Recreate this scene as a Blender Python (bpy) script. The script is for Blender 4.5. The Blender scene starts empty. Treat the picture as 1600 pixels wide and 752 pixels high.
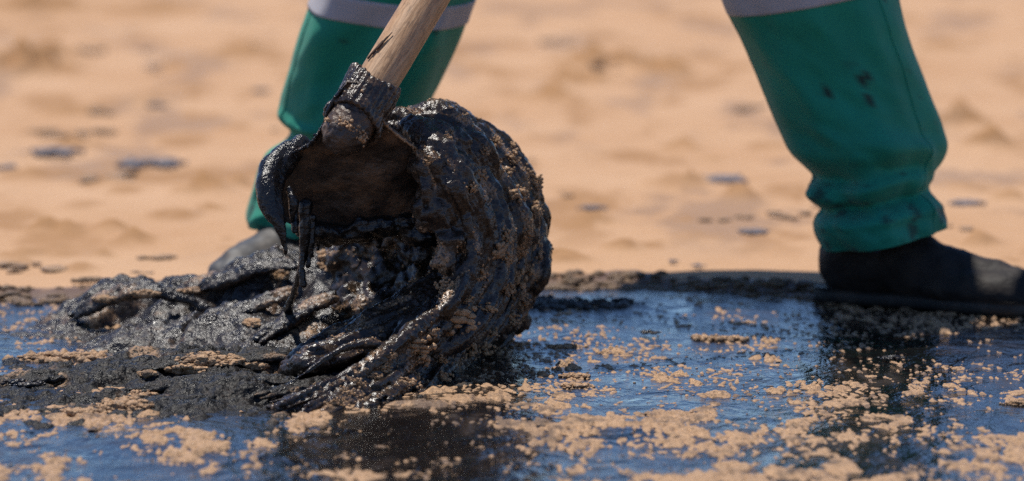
import bpy, math, random
import numpy as np
from mathutils import Vector
from mathutils.bvhtree import BVHTree

SC = bpy.context.scene
COL = SC.collection
random.seed(7)
RNG = np.random.default_rng(11)
R = math.radians

# ------------------------------------------------------------------ camera, sky, sun, exposure
FPX = 7000.0                                   # focal length in photo pixels (1600 wide)
CAM_Y, CAM_H, PITCH = -5.0, 0.658, R(6.65)
cam_d = bpy.data.cameras.new('camera'); cam = bpy.data.objects.new('camera', cam_d); COL.objects.link(cam)
cam.location = (0, CAM_Y, CAM_H); cam.rotation_euler = (R(90) - PITCH, 0, 0)
cam_d.sensor_width = 36; cam_d.lens = 36 * FPX / 1600
cam_d.clip_start = 0.05; cam_d.clip_end = 5000
cam_d.dof.use_dof = True; cam_d.dof.focus_distance = 4.46; cam_d.dof.aperture_fstop = 4.4
cam_d.dof.aperture_blades = 8
SC.camera = cam

SUN_EL, SUN_AZ = R(73), R(-42)                 # azimuth clockwise from +Y: behind the worker, a little to the left
w = bpy.data.worlds.new('World'); SC.world = w; w.use_nodes = True
wn = w.node_tree
sky = wn.nodes.new('ShaderNodeTexSky'); sky.sky_type = 'NISHITA'; sky.sun_disc = False
sky.sun_elevation = SUN_EL; sky.sun_rotation = SUN_AZ
sky.air_density = 0.65; sky.dust_density = 0.0; sky.ozone_density = 7.5; sky.altitude = 0
bg = next(n for n in wn.nodes if n.type == 'BACKGROUND')
bg.inputs[1].default_value = 0.145
wn.links.new(sky.outputs[0], bg.inputs[0])
sd = Vector((math.sin(SUN_AZ) * math.cos(SUN_EL), math.cos(SUN_AZ) * math.cos(SUN_EL), math.sin(SUN_EL)))
sl = bpy.data.lights.new('sun', 'SUN'); sun = bpy.data.objects.new('sun', sl); COL.objects.link(sun)
sun.rotation_euler = sd.to_track_quat('Z', 'Y').to_euler()
sl.energy = 5.0; sl.angle = R(0.5); sl.color = (1.0, 0.955, 0.88)
SC.view_settings.view_transform = 'Standard'; SC.view_settings.look = 'None'
SC.view_settings.exposure = 0.0; SC.view_settings.gamma = 1.0
SC.render.engine = 'CYCLES'
SC.cycles.use_denoising = False
SC.cycles.max_bounces = 6; SC.cycles.diffuse_bounces = 3; SC.cycles.glossy_bounces = 3
SC.cycles.sample_clamp_direct = 4; SC.cycles.sample_clamp_indirect = 4

# ------------------------------------------------------------------ numeric helpers
_perm = np.arange(256); np.random.default_rng(3).shuffle(_perm); _perm = np.concatenate([_perm, _perm])
_g = np.random.default_rng(5).normal(size=(256, 3)); _g /= np.linalg.norm(_g, axis=1)[:, None]

def pn(x, y, z=0.0):
    """gradient noise, about -1..1"""
    x, y, z = np.broadcast_arrays(np.asarray(x, float), np.asarray(y, float), np.asarray(z, float))
    xi, yi, zi = np.floor(x).astype(int), np.floor(y).astype(int), np.floor(z).astype(int)
    xf, yf, zf = x - xi, y - yi, z - zi
    xi &= 255; yi &= 255; zi &= 255
    f = lambda t: t * t * t * (t * (t * 6 - 15) + 10)
    u, v, q = f(xf), f(yf), f(zf)
    def gr(a, b, c):
        h = _perm[_perm[_perm[(xi + a) & 255] + ((yi + b) & 255)] + ((zi + c) & 255)]
        gg = _g[h]
        return gg[..., 0] * (xf - a) + gg[..., 1] * (yf - b) + gg[..., 2] * (zf - c)
    l = lambda a, b, t: a + t * (b - a)
    return 1.5 * l(l(l(gr(0,0,0), gr(1,0,0), u), l(gr(0,1,0), gr(1,1,0), u), v),
                   l(l(gr(0,0,1), gr(1,0,1), u), l(gr(0,1,1), gr(1,1,1), u), v), q)

def fbm(x, y, z=0.0, o=4, gain=0.5):
    s, a = 0.0, 1.0
    for i in range(o):
        k = 2.03 ** i
        s = s + a * pn(np.asarray(x) * k + 17.3 * i, np.asarray(y) * k - 9.1 * i, np.asarray(z) * k + 4.7 * i)
        a *= gain
    return s

def ss(a, b, x):
    t = np.clip((x - a) / (b - a), 0, 1); return t * t * (3 - 2 * t)

def P(px, py, Y):
    """point at depth Y (world y) that stands where the photograph shows pixel px, py"""
    cp, sp = math.cos(PITCH), math.sin(PITCH)
    a, b = (px - 800) / FPX, (376 - py) / FPX
    d = np.array([a, cp + b * sp, -sp + b * cp])
    return np.array([0, CAM_Y, CAM_H]) + d * ((Y - CAM_Y) / d[1])

def G(px, py, z=0.0):
    """the point of the ground under pixel px, py"""
    cp, sp = math.cos(PITCH), math.sin(PITCH)
    a, b = (px - 800) / FPX, (376 - py) / FPX
    d = np.array([a, cp + b * sp, -sp + b * cp])
    return np.array([0, CAM_Y, CAM_H]) + d * ((z - CAM_H) / d[2])

def cat(pts, n):
    """Catmull-Rom curve through pts, n samples (works for any number of columns)"""
    p = np.asarray(pts, float); p = np.vstack([2 * p[0] - p[1], p, 2 * p[-1] - p[-2]])
    t = np.linspace(0, len(p) - 3 - 1e-9, n); i = t.astype(int); f = (t - i)[:, None]
    a, b, c, d = p[i], p[i + 1], p[i + 2], p[i + 3]
    return 0.5 * (2*b + (c - a)*f + (2*a - 5*b + 4*c - d)*f**2 + (3*b - a - 3*c + d)*f**3)

def mesh_np(name, v, f, smooth=True):
    v = np.asarray(v, float); f = np.asarray(f, int)
    me = bpy.data.meshes.new(name)
    k = f.shape[1]
    me.vertices.add(len(v)); me.vertices.foreach_set('co', v.ravel())
    me.loops.add(f.size); me.loops.foreach_set('vertex_index', f.ravel())
    me.polygons.add(len(f)); me.polygons.foreach_set('loop_start', np.arange(len(f)) * k)
    me.update(calc_edges=True); me.validate()
    if smooth: me.polygons.foreach_set('use_smooth', np.ones(len(me.polygons), bool))
    return me

def add(name, me, mat, parent=None, **props):
    o = bpy.data.objects.new(name, me); COL.objects.link(o)
    if mat is not None:
        me.materials.clear(); me.materials.append(mat)
    if parent is not None: o.parent = parent
    for k, val in props.items(): o[k] = val
    return o

def empty(name, loc=(0, 0, 0), **props):
    o = bpy.data.objects.new(name, None); COL.objects.link(o); o.location = loc; o.empty_display_size = 0.05
    for k, val in props.items(): o[k] = val
    return o

def co(me):
    a = np.empty(len(me.vertices) * 3); me.vertices.foreach_get('co', a); return a.reshape(-1, 3)

def nor(me):
    a = np.empty(len(me.vertices) * 3); me.vertex_normals.foreach_get('vector', a); return a.reshape(-1, 3)

def setco(me, v):
    me.vertices.foreach_set('co', v.ravel()); me.update()

def attr(me, name, vals):
    a = me.attributes.new(name, 'FLOAT', 'POINT'); a.data.foreach_set('value', np.asarray(vals, np.float32))

class Geo:
    """collects triangles"""
    def __init__(self): self.v, self.f, self.n = [], [], 0
    def put(self, v, f):
        self.v.append(np.asarray(v, float)); self.f.append(np.asarray(f, int) + self.n); self.n += len(v)
    def tube(self, pts, rad, n=10, samples=None, flat=None, cap=True):
        """closed tapered tube; pts control points, rad radius per point"""
        p = np.column_stack([np.asarray(pts, float), np.broadcast_to(np.asarray(rad, float), (len(pts),))])
        if samples: p = cat(p, samples)
        c, r = p[:, :3], np.maximum(p[:, 3], 1e-4)
        t = np.gradient(c, axis=0); t /= np.linalg.norm(t, axis=1)[:, None] + 1e-12
        if cap:
            ks = np.array([0.97, 0.75, 0.35])
            pre = [(c[0] - t[0] * r[0] * k, r[0] * math.sqrt(1 - k * k), t[0]) for k in ks[::-1] ][::1]
            pre = [(c[0] - t[0] * r[0] * k, r[0] * math.sqrt(max(1 - k * k, .02)), t[0]) for k in (0.97, 0.75, 0.35)]
            post = [(c[-1] + t[-1] * r[-1] * k, r[-1] * math.sqrt(max(1 - k * k, .02)), t[-1]) for k in (0.35, 0.75, 0.97)]
            c = np.vstack([[q[0] for q in pre], c, [q[0] for q in post]])
            r = np.concatenate([[q[1] for q in pre], r, [q[1] for q in post]])
            t = np.vstack([[q[2] for q in pre], t, [q[2] for q in post]])
        ref = np.array([0, 0, 1.0]) if abs(t[0][2]) < 0.9 else np.array([1.0, 0, 0])
        rings = []
        a = np.linspace(0, 2 * np.pi, n, endpoint=False)
        for i in range(len(c)):
            ref = ref - t[i] * ref.dot(t[i]); ref /= np.linalg.norm(ref) + 1e-12
            b = np.cross(t[i], ref)
            rings.append(c[i] + r[i] * (np.cos(a)[:, None] * ref + np.sin(a)[:, None] * b))
        v = np.vstack(rings); m = len(c)
        if flat is not None:            # squash along world axis about the path: (axis, factor)
            ax, k = flat
            cc = np.repeat(c, n, axis=0); v[:, ax] = cc[:, ax] + (v[:, ax] - cc[:, ax]) * k
        i, j = np.meshgrid(np.arange(m - 1), np.arange(n), indexing='ij'); jn = (j + 1) % n
        A, B, C_, D = i * n + j, i * n + jn, (i + 1) * n + jn, (i + 1) * n + j
        f = np.vstack([np.column_stack([A.ravel(), B.ravel(), C_.ravel()]), np.column_stack([A.ravel(), C_.ravel(), D.ravel()])])
        v = np.vstack([v, c[0], c[-1]]); s, e = m * n, m * n + 1
        k = np.arange(n); kn = (k + 1) % n
        f = np.vstack([f, np.column_stack([np.full(n, s), kn, k]), np.column_stack([np.full(n, e), (m - 1) * n + k, (m - 1) * n + kn])])
        self.put(v, f)
    def ball(self, c, r, sub=2, noise=0.0, seed=0.0):
        v, f = ICO[sub]
        k = 1.0
        if noise: k = (1 + noise * fbm(v[:, 0] * 1.6 + seed, v[:, 1] * 1.6 - seed, v[:, 2] * 1.6 + 2 * seed, 3))[:, None]
        self.put(np.asarray(c) + v * np.asarray(r) * k, f)
    def mesh(self, name, smooth=True):
        return mesh_np(name, np.vstack(self.v), np.vstack(self.f), smooth)

def _ico(sub):
    import bmesh
    bm = bmesh.new(); bmesh.ops.create_icosphere(bm, subdivisions=sub, radius=1)
    bm.verts.ensure_lookup_table()
    v = np.array([x.co[:] for x in bm.verts]); f = np.array([[x.index for x in q.verts] for q in bm.faces]); bm.free()
    return v, f
ICO = {s: _ico(s) for s in (1, 2, 3, 4)}

def fuse(geo, voxel, smooth=3, factor=0.5):
    """voxel union of overlapping closed shapes into one continuous skin"""
    me = geo.mesh('fuse_source')
    o = bpy.data.objects.new('fuse_source', me); COL.objects.link(o)
    m = o.modifiers.new('r', 'REMESH'); m.mode = 'VOXEL'; m.voxel_size = voxel; m.use_smooth_shade = True
    if smooth:
        s = o.modifiers.new('s', 'SMOOTH'); s.factor = factor; s.iterations = smooth
    dg = bpy.context.evaluated_depsgraph_get(); dg.update()
    out = bpy.data.meshes.new_from_object(o.evaluated_get(dg))
    bpy.data.objects.remove(o); bpy.data.meshes.remove(me)
    out.polygons.foreach_set('use_smooth', np.ones(len(out.polygons), bool))
    return out

def grid(X, Y, Z, keep=None):
    """quads over 2-D arrays"""
    n, m = X.shape
    v = np.column_stack([X.ravel(), Y.ravel(), Z.ravel()])
    i, j = np.meshgrid(np.arange(n - 1), np.arange(m - 1), indexing='ij')
    f = np.column_stack([(i * m + j).ravel(), ((i + 1) * m + j).ravel(), ((i + 1) * m + j + 1).ravel(), (i * m + j + 1).ravel()])
    if keep is not None:
        f = f[keep.ravel()[f].any(axis=1)]
        used = np.unique(f); mp = np.full(len(v), -1); mp[used] = np.arange(len(used)); v = v[used]; f = mp[f]
        return v, f, used
    return v, f

# ------------------------------------------------------------------ materials
def mat(name):
    m = bpy.data.materials.new(name); m.use_nodes = True
    nt = m.node_tree; b = nt.nodes['Principled BSDF']
    return m, nt, b

class N:
    def __init__(self, nt): self.nt = nt
    def new(self, t, **k):
        n = self.nt.nodes.new(t)
        for a, v in k.items(): setattr(n, a, v)
        return n
    def link(self, a, b): self.nt.links.new(a, b)
    def coord(self, scale=(1, 1, 1)):
        t = self.new('ShaderNodeTexCoord'); m = self.new('ShaderNodeMapping'); m.inputs['Scale'].default_value = scale
        self.link(t.outputs['Object'], m.inputs[0]); return m.outputs[0]
    def noise(self, vec, scale, detail=5, rough=0.6, dist=0.0):
        n = self.new('ShaderNodeTexNoise'); n.inputs['Scale'].default_value = scale; n.inputs['Detail'].default_value = detail
        n.inputs['Roughness'].default_value = rough; n.inputs['Distortion'].default_value = dist
        self.link(vec, n.inputs['Vector']); return n.outputs['Fac']
    def ramp(self, fac, stops):
        r = self.new('ShaderNodeValToRGB'); e = r.color_ramp.elements
        while len(e) < len(stops): e.new(0.5)
        for q, (p, c) in zip(e, stops): q.position = p; q.color = (*c, 1) if len(c) == 3 else c
        self.link(fac, r.inputs[0]); return r.outputs[0]
    def mix(self, fac, a, b, mode='MIX'):
        m = self.new('ShaderNodeMix', data_type='RGBA', blend_type=mode)
        for s, v in ((m.inputs[0], fac), (m.inputs[6], a), (m.inputs[7], b)):
            if hasattr(v, 'node'): self.link(v, s)
            elif isinstance(v, (int, float)): s.default_value = v
            else: s.default_value = (*v, 1)
        return m.outputs[2]
    def mapr(self, fac, a, b, c=0.0, d=1.0):
        m = self.new('ShaderNodeMapRange'); self.link(fac, m.inputs[0])
        for i, v in enumerate((a, b, c, d)): m.inputs[i + 1].default_value = v
        return m.outputs[0]
    def math(self, op, a, b=0.0):
        m = self.new('ShaderNodeMath', operation=op)
        for s, v in ((m.inputs[0], a), (m.inputs[1], b)):
            if hasattr(v, 'node'): self.link(v, s)
            else: s.default_value = v
        return m.outputs[0]
    def bump(self, h, strength, dist, prev=None):
        b = self.new('ShaderNodeBump'); b.inputs['Strength'].default_value = strength; b.inputs['Distance'].default_value = dist
        self.link(h, b.inputs['Height'])
        if prev is not None: self.link(prev, b.inputs['Normal'])
        return b.outputs[0]
    def attr(self, name):
        a = self.new('ShaderNodeAttribute', attribute_name=name); return a.outputs['Fac']

SAND_L, SAND_D = (0.63, 0.395, 0.235), (0.53, 0.30, 0.155)

def make_sand(name, wet=True, gain=1.0, fine=1.0, clump=False):
    m, nt, b = mat(name); q = N(nt); v = q.coord()
    n1 = q.noise(v, 2.2 if not clump else 60, 6); n2 = q.noise(v, 900 * fine, 2, .5)
    L = tuple(c * gain for c in (SAND_L if not clump else (.66, .40, .215))); D = tuple(c * gain for c in (SAND_D if not clump else (.50, .29, .145)))
    c = q.mix(q.mapr(n1, .35, .68), D, L)
    c = q.mix(q.mapr(n2, .38, .62), q.mix(0.7, c, tuple(x * .55 for x in D)), c)
    b.inputs['Roughness'].default_value = 0.85
    if wet:
        wa = q.attr('wet')
        wet_c = q.mix(1.0, c, (0.26, 0.24, 0.27), 'MULTIPLY')
        c = q.mix(wa, c, wet_c)
        br = q.attr('stain'); c = q.mix(br, c, (0.34, 0.18, 0.08))
        q.link(q.mapr(wa, 0, 1, .9, .45), b.inputs['Roughness'])
    q.link(c, b.inputs['Base Color'])
    b.inputs['Specular IOR Level'].default_value = 0.3
    q.link(q.bump(n2, .6, .0012), b.inputs['Normal'])
    if clump:
        b.inputs['Specular IOR Level'].default_value = 0.5
        n3 = q.noise(v, 330, 3); q.link(q.mapr(n3, .45, .7, .7, .2), b.inputs['Roughness'])
        n5 = q.noise(v, 150, 5, .7); c = q.mix(q.mapr(n5, .34, .50), tuple(x * .45 for x in D), c)
        t = q.noise(v, 26, 3); st = q.mapr(t, .56, .74)
        c = q.mix(st, c, (0.10, 0.062, 0.04)); c = q.mix(q.attr('oil_and_shade'), c, (0.11, 0.065, 0.04))  # flecks take both oil stains and painted shade from this mask
        q.link(c, b.inputs['Base Color'])
        q.link(q.bump(n3, .9, .0024, q.bump(n5, .8, .004)), b.inputs['Normal'])
    return m

M = {}
M['sand'] = make_sand('beach_sand')
M['damp'] = make_sand('damp_brown_sand', wet=False, clump=True, gain=0.42)
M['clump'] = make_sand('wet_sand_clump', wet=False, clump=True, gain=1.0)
M['crumb'] = make_sand('moist_sand', wet=False, clump=True, gain=0.8)

def make_oil():
    m, nt, b = mat('crude_oil'); q = N(nt)
    v = q.coord((1, .55, 1)); v2 = q.coord()
    b.inputs['Base Color'].default_value = (0.006, 0.0045, 0.004, 1)
    b.inputs['IOR'].default_value = 1.5
    a = q.noise(v, 26, 4, .55, .4); c = q.noise(v2, 160, 3, .6); d = q.noise(v2, 700, 2, .5)
    n = q.bump(a, .85, .009); n = q.bump(c, .6, .0014, n); n = q.bump(d, .12, .0003, n)
    q.link(n, b.inputs['Normal'])
    r = q.noise(v, 40, 4); pt = q.noise(q.coord((1, .6, 1)), 11, 6, .68, .6); pm = q.mapr(pt, .54, .66)
    q.link(q.mix(pm, (0.006, 0.0045, 0.004), (0.030, 0.019, 0.013)), b.inputs['Base Color'])
    ro = q.mapr(r, .4, .7, .05, .20); q.link(q.math('ADD', ro, q.math('MULTIPLY', pm, .22)), b.inputs['Roughness'])
    return m
M['oil'] = make_oil()

def make_sludge(name, base, sandy, rough=(.22, .5), grit=.5, gscale=420, fine=0.0012, spec=.5, lb=.004, kf=.4):
    """oil mixed with sand: dark film, grains showing through"""
    m, nt, b = mat(name); q = N(nt); v = q.coord()
    g = q.noise(v, gscale, 2, .55); l = q.noise(v, 55, 5, .6); k = q.noise(v, 1100, 2, .5)
    sm = q.math('MULTIPLY', q.mapr(l, .42, .72), q.mapr(g, .50, .64))
    sm = q.math('MULTIPLY', sm, grit)
    c = q.mix(sm, base, sandy)
    sa = q.attr('sandy'); gs = q.mapr(g, .36, .56)
    c = q.mix(q.math('MULTIPLY', sa, gs), c, (0.40, 0.245, 0.14))
    q.link(c, b.inputs['Base Color'])
    q.link(q.mapr(l, .35, .68, rough[0], rough[1]), b.inputs['Roughness'])
    b.inputs['IOR'].default_value = 1.5; b.inputs['Specular IOR Level'].default_value = spec
    n = q.bump(l, .6, lb); n = q.bump(g, .7, fine, n); n = q.bump(k, .5, fine * kf, n)
    q.link(n, b.inputs['Normal'])
    return m
M['sludge'] = make_sludge('sticky_sludge', (0.027, 0.0175, 0.012), (0.22, .145, .095), (.15, .36), .45, 460, .0010, .5, .0016)
M['sludge_wet'] = make_sludge('wet_sandy_sludge', (0.020, 0.016, 0.015), (0.20, .135, .09), (.18, .46), .55, 330, .0024, .45, .006, .12)
M['sludge_grain'] = make_sludge('granular_sludge', (0.012, 0.0105, 0.0095), (0.085, .058, .04), (.26, .58), .7, 330, .0026, .26, .014)
M['drip'] = make_sludge('dripping_tar', (0.010, 0.008, 0.007), (0.05, .035, .025), (.12, .3), .3)

def make_blade():
    m, nt, b = mat('oiled_iron'); q = N(nt); v = q.coord()
    a = q.noise(v, 28, 6, .65); c = q.noise(v, 420, 3)
    q.link(q.ramp(a, [(.30, (.018, .014, .012)), (.50, (.058, .039, .028)), (.68, (.17, .10, .058))]), b.inputs['Base Color'])
    q.link(q.mapr(a, .3, .7, .22, .5), b.inputs['Roughness'])
    n = q.bump(a, .8, .006); n = q.bump(c, .7, .0015, n); q.link(n, b.inputs['Normal'])
    return m
M['blade'] = make_blade()

def make_wood():
    m, nt, b = mat('worn_wooden_handle'); q = N(nt)
    t = q.new('ShaderNodeTexCoord')
    def mp(s):
        x = q.new('ShaderNodeMapping'); x.inputs['Scale'].default_value = s; q.link(t.outputs['UV'], x.inputs[0]); return x.outputs[0]
    g = q.noise(mp((9, 1.2, 1)), 6, 5, .6, .2); s = q.noise(mp((3, 3, 1)), 5, 5, .6); p = q.noise(mp((8, 22, 1)), 14, 2, .5)
    c = q.ramp(g, [(.30, (.24, .13, .06)), (.5, (.47, .265, .13)), (.72, (.58, .36, .195))])
    c = q.mix(q.mapr(s, .55, .75, 0, .65), c, (.14, .075, .04))
    c = q.mix(q.mapr(p, .63, .70, 0, .8), c, (.03, .02, .014))
    q.link(c, b.inputs['Base Color']); b.inputs['Roughness'].default_value = .5
    q.link(q.bump(g, .35, .002), b.inputs['Normal'])
    return m
M['wood'] = make_wood()

def make_fabric(name, col, dark, spots=False):
    m, nt, b = mat(name); q = N(nt); v = q.coord()
    a = q.noise(v, 14, 4); wv = q.noise(q.coord((1, 1, .35)), 900, 2)
    c = q.mix(q.mapr(a, .35, .7), dark, col)
    if spots: 
        s = q.attr('spot'); c = q.mix(s, c, (.008, .02, .016))
    q.link(c, b.inputs['Base Color']); b.inputs['Roughness'].default_value = .8
    b.inputs['Sheen Weight'].default_value = .08
    q.link(q.bump(wv, .4, .0006), b.inputs['Normal'])
    return m
M['green'] = make_fabric('green_work_cloth', (0.003, 0.25, 0.160), (0.002, 0.20, 0.125), True)
M['stripe'] = make_fabric('grey_reflective_tape', (0.42, 0.40, 0.42), (0.36, .345, .36))

def make_plain(name, col, rough, bumpscale=60, bd=.0015, dirt=None, spec=.5):
    m, nt, b = mat(name); b.inputs['Specular IOR Level'].default_value = spec; q = N(nt); v = q.coord()
    a = q.noise(v, bumpscale, 5, .6)
    c = q.mix(q.mapr(a, .3, .7), tuple(x * .75 for x in col), tuple(min(1, x * 1.2) for x in col))
    if dirt:
        d = q.noise(v, 35, 6, .7); c = q.mix(q.mapr(d, .44, .68, 0, .85), c, dirt)
    q.link(c, b.inputs['Base Color']); b.inputs['Roughness'].default_value = rough
    q.link(q.bump(a, .5, bd), b.inputs['Normal'])
    return m
M['leather'] = make_plain('black_boot_leather', (.024, .020, .018), .58, 40, .006, (.046, .035, .027), .14)
M['dusty'] = make_plain('dusty_boot_leather', (.045, .045, .048), .6, 90, .0012, (.10, .08, .065))
M['elastic'] = make_plain('navy_elastic', (.024, .024, .050), .7, 200, .0008)
M['rubber'] = make_plain('boot_rubber', (.014, .013, .012), .6, 120, .001, (.06, .045, .035))
M['skin'] = make_plain('skin', (.30, .17, .11), .55)
M['spot'] = make_plain('weathered_oil', (.135, .12, .135), .6, 60, .003)
M['glove'] = make_plain('work_glove', (.12, .12, .13), .8)
M['crack'] = make_plain('split_wood', (.05, .025, .014), .9)

# ------------------------------------------------------------------ the beach sand (its dip is filled by the oil pool)
EX = np.array([-3, -1.6, -.62, -.5, -.3, -.05, .05, .16, .33, .45, .58, .8, 1.6, 3])
EY = np.array([.0, .02, .055, .06, .10, .155, .18, .17, .10, .02, -.06, -.15, -.35, -.6])
def shore(x): return np.interp(x, EX, EY)

foot = []                                       # prints and heaps in the trodden sand: x, y, rx, ry, height, brown stain
def fp(px, py, wpx, h, st=0.0, k=1.6):
    g = G(px, py); s = FPX / (g[1] - CAM_Y); foot.append((g[0], g[1], wpx / s / 2, wpx / s / 2 * k, h, st))
for a in [(40, 118, 130, .028, .6), (85, 95, 70, .02, .7), (950, 112, 110, .026, .8), (1040, 122, 90, .02, .8), (905, 135, 90, .018, .5), (860, 160, 90, .016, .5),
          (310, 312, 80, .016, .7), (1160, 322, 60, .014, .5), (1500, 205, 90, .02, .7), (1545, 235, 70, .018, .6), (1065, 235, 60, .012, .4),
          (925, 357, 60, .012, .4), (970, 398, 50, .010, .5), (170, 368, 50, .012, .6), (95, 372, 70, .011, .5), (1060, 298, 90, .012, .4), (370, 90, 120, .012, .4),
          (60, 20, 160, .02, .5), (250, 22, 140, .012, .4), (1450, 420, 60, .01, .3), (1570, 320, 50, .014, .4), (210, 385, 60, .008, .5), (880, 415, 70, .010, .5),
          (30, 420, 50, .008, .3), (160, 410, 40, .007, .4), (1110, 255, 40, .01, .3), (1530, 395, 70, .012, .3), (365, 300, 50, .01, .4), (230, 165, 100, .008, .2)]:
    fp(a[0], a[1], a[2] * 1.1, a[3] * 1.25, min(1, a[4] * 1.4))

for k in range(46):
    px, py = RNG.uniform(-30, 1630), 432 - 425 * RNG.uniform() ** 1.3
    fp(px, py, RNG.uniform(30, 110), RNG.uniform(.003, .009), RNG.uniform(.35, .9), RNG.uniform(1.0, 2.2))

def sand_h(x, y):
    d = y - shore(x) + .026 * pn(x * 9, y * 7, 3.1) + .022 * pn(x * 30, y * 20, 1.1) + .010 * pn(x * 80, y * 50, 1.6)
    d = np.minimum(d, 1e9)
    side = np.maximum(np.abs(x) - 1.35, -1.85 - y)          # the pool ends out of view on the other sides
    d = np.maximum(d, side)
    far = ss(.05, .5, d)
    h = np.where(d < 0, np.maximum(d * .55, -.03), .006 * ss(0, .035, d))
    h = h + .004 * ss(.0, .025, d) * ss(.10, .03, d) * np.maximum(0, 0.7 + 1.1 * fbm(x * 16, y * 12, 7.7, 3))   # a lip of pushed up sand
    h = h + far * ((.006 * fbm(x * 2.1, y * 1.5, .3, 3)) + .003 * np.maximum(0, fbm(x * 8, y * 6, 2.2, 3)) - .004 * np.maximum(0, pn(x * 5, y * 4, 9.0)) + .0025 * fbm(x * 30, y * 22, 5.2, 2))
    st = np.zeros_like(h)
    for i, (fx, fy, rx, ry, hh, s) in enumerate(foot):
        dx, dy = (x - fx) / rx, (y - fy) / ry
        near = (np.abs(dx) < 2.4) & (np.abs(dy) < 2.4)
        if not near.any(): continue
        g = np.exp(-(dx[near] ** 2 + dy[near] ** 2) * 1.3)
        nz = fbm(x[near] * 34 + i, y[near] * 24, i * 1.7, 4)
        h[near] += hh * 1.35 * g * (0.7 + 1.1 * nz)
        st[near] = np.maximum(st[near], min(1, s * 1.35) * ss(.10, .6, g * (1 + 1.3 * nz)))
    return h, d, st

def axis_pts(lo, hi, step, far_lo, far_hi):
    core = np.arange(lo, hi, step); out = [core]
    a, s = core[-1], step
    up = []
    while a < far_hi: s *= 1.35; a += s; up.append(a)
    a, s = core[0], step; dn = []
    while a > far_lo: s *= 1.35; a -= s; dn.append(a)
    return np.concatenate([dn[::-1], core, up])
xs = axis_pts(-1.75, 1.75, .0115, -900, 900)
ys = axis_pts(-2.0, 6.6, .0125, -900, 900)
X, Y = np.meshgrid(xs, ys)
Hs, Ds, St = sand_h(X, Y)
v, f = grid(X, Y, Hs)
me = mesh_np('sand', v, f[:, ::-1] if False else f)
wet = ss(.085, .03, Ds + .05 * pn(X * 12, Y * 8, 5) + .02 * pn(X * 50, Y * 30, 5))
wet = np.maximum(wet, .42 * ss(.22, .62, fbm(X * 6, Y * 2.0, 8.8, 5, .6)) * ss(.2, .6, Ds))
St = np.maximum(St, .95 * ss(.18, .62, fbm(X * 7, Y * 2.6, 3.8, 5, .6)) * ss(.2, .6, Ds))
attr(me, 'wet', wet.ravel()); attr(me, 'stain', St.ravel())
sand = add('sand', me, M['sand'], kind='structure')

# ------------------------------------------------------------------ the oil pool
xs = np.arange(-1.45, 1.45, .006); ys = np.arange(-1.95, .45, .008)
X, Y = np.meshgrid(xs, ys)
hump = lambda px, py, rx, ry, h: h * np.exp(-(((X - G(px, py)[0]) / rx) ** 2 + ((Y - G(px, py)[1]) / ry) ** 2))
def pool_h(X, Y):
    h = .0016 * fbm(X * 9, Y * 4, 1.4, 3) + .0006 * pn(X * 55, Y * 30, 2)
    for px, py, rx, ry, a in ((940, 475, .13, .10, .006), (880, 520, .06, .10, .005), (690, 655, .09, .12, .010), (1000, 675, .05, .06, .006), (300, 690, .10, .1, .006)):
        g = G(px, py); h = h + a * np.exp(-(((X - g[0]) / rx) ** 2 + ((Y - g[1]) / ry) ** 2))
    return h
v, f = grid(X, Y, pool_h(X, Y))
pool = add('oil_pool', mesh_np('oil_pool', v, f), M['oil'], kind='structure')

# ------------------------------------------------------------------ sand scattered over the oil (nobody could count it)
xs = np.arange(-.70, .70, .0015); ys = np.arange(-1.36, .12, .0028)
X, Y = np.meshgrid(xs, ys)
PXm = 800 + X * FPX / (Y - CAM_Y)
dep = np.arctan2(CAM_H, Y - CAM_Y); PYm = 376 + np.tan(dep - PITCH) * FPX
# how densely the drag of the tool has strewn each part of the pool
anc = np.array([  # px, py, density
    (860, 480, .10), (1000, 500, .12), (1150, 500, .16), (1120, 530, .26), (1380, 490, .42), (1560, 490, .40), (1300, 520, .26), (1400, 560, .05), (1560, 540, .06), (1250, 570, .10),
    (880, 545, .30), (960, 560, .36), (1080, 575, .38), (1200, 590, .30), (1350, 600, .26), (1500, 600, .14), (900, 610, .40), (1020, 610, .40), (1150, 640, .44),
    (1300, 640, .42), (1450, 640, .36), (1580, 635, .32), (870, 660, .60), (1000, 670, .62), (1150, 690, .50), (1300, 700, .44), (1450, 700, .42), (1580, 700, .36),
    (880, 740, .60), (1050, 740, .52), (1250, 740, .44), (1450, 740, .42), (820, 640, .34), (740, 600, .46), (620, 600, .50), (560, 620, .50), (680, 625, .48), (790, 580, .40),
    (700, 570, .26), (600, 665, .24), (700, 665, .22), (780, 690, .22), (600, 720, .24), (700, 740, .24), (780, 740, .26), (520, 680, .30), (500, 730, .32), (430, 650, .16),
    (380, 690, .26), (300, 720, .24), (200, 690, .30), (100, 680, .36), (40, 700, .34), (150, 740, .32), (350, 745, .28), (60, 650, .45), (30, 590, .10), (60, 480, .18), (250, 670, .25)], float)
num = np.zeros_like(X); den = np.zeros_like(X)
for ax_, ay_, dv in anc:
    wgt = np.exp(-(((PXm - ax_) / 75) ** 2 + ((PYm - ay_) / 26) ** 2)) + 1e-9
    num += wgt * dv; den += wgt
D = num / den
wq = .012 * pn(X * 40, Y * 25, 6.6)
n1 = fbm((X + wq) * 12, Y * 6, .7, 2, .5); n2 = fbm((X + wq) * 46, Y * 19, 3.3, 3, .6); n3 = fbm(X * 180, Y * 66, 1.9, 2)
nf = ss(640, 560, PYm)
nn = n1 * (.46 - .32 * nf) + n2 * (.42 - .06 * nf) + n3 * (.36 + .26 * nf)
qs = np.linspace(.002, .998, 200); thr = np.interp(1 - np.clip(D * 1.02, 0, .85), qs, np.quantile(nn, qs))
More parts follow.
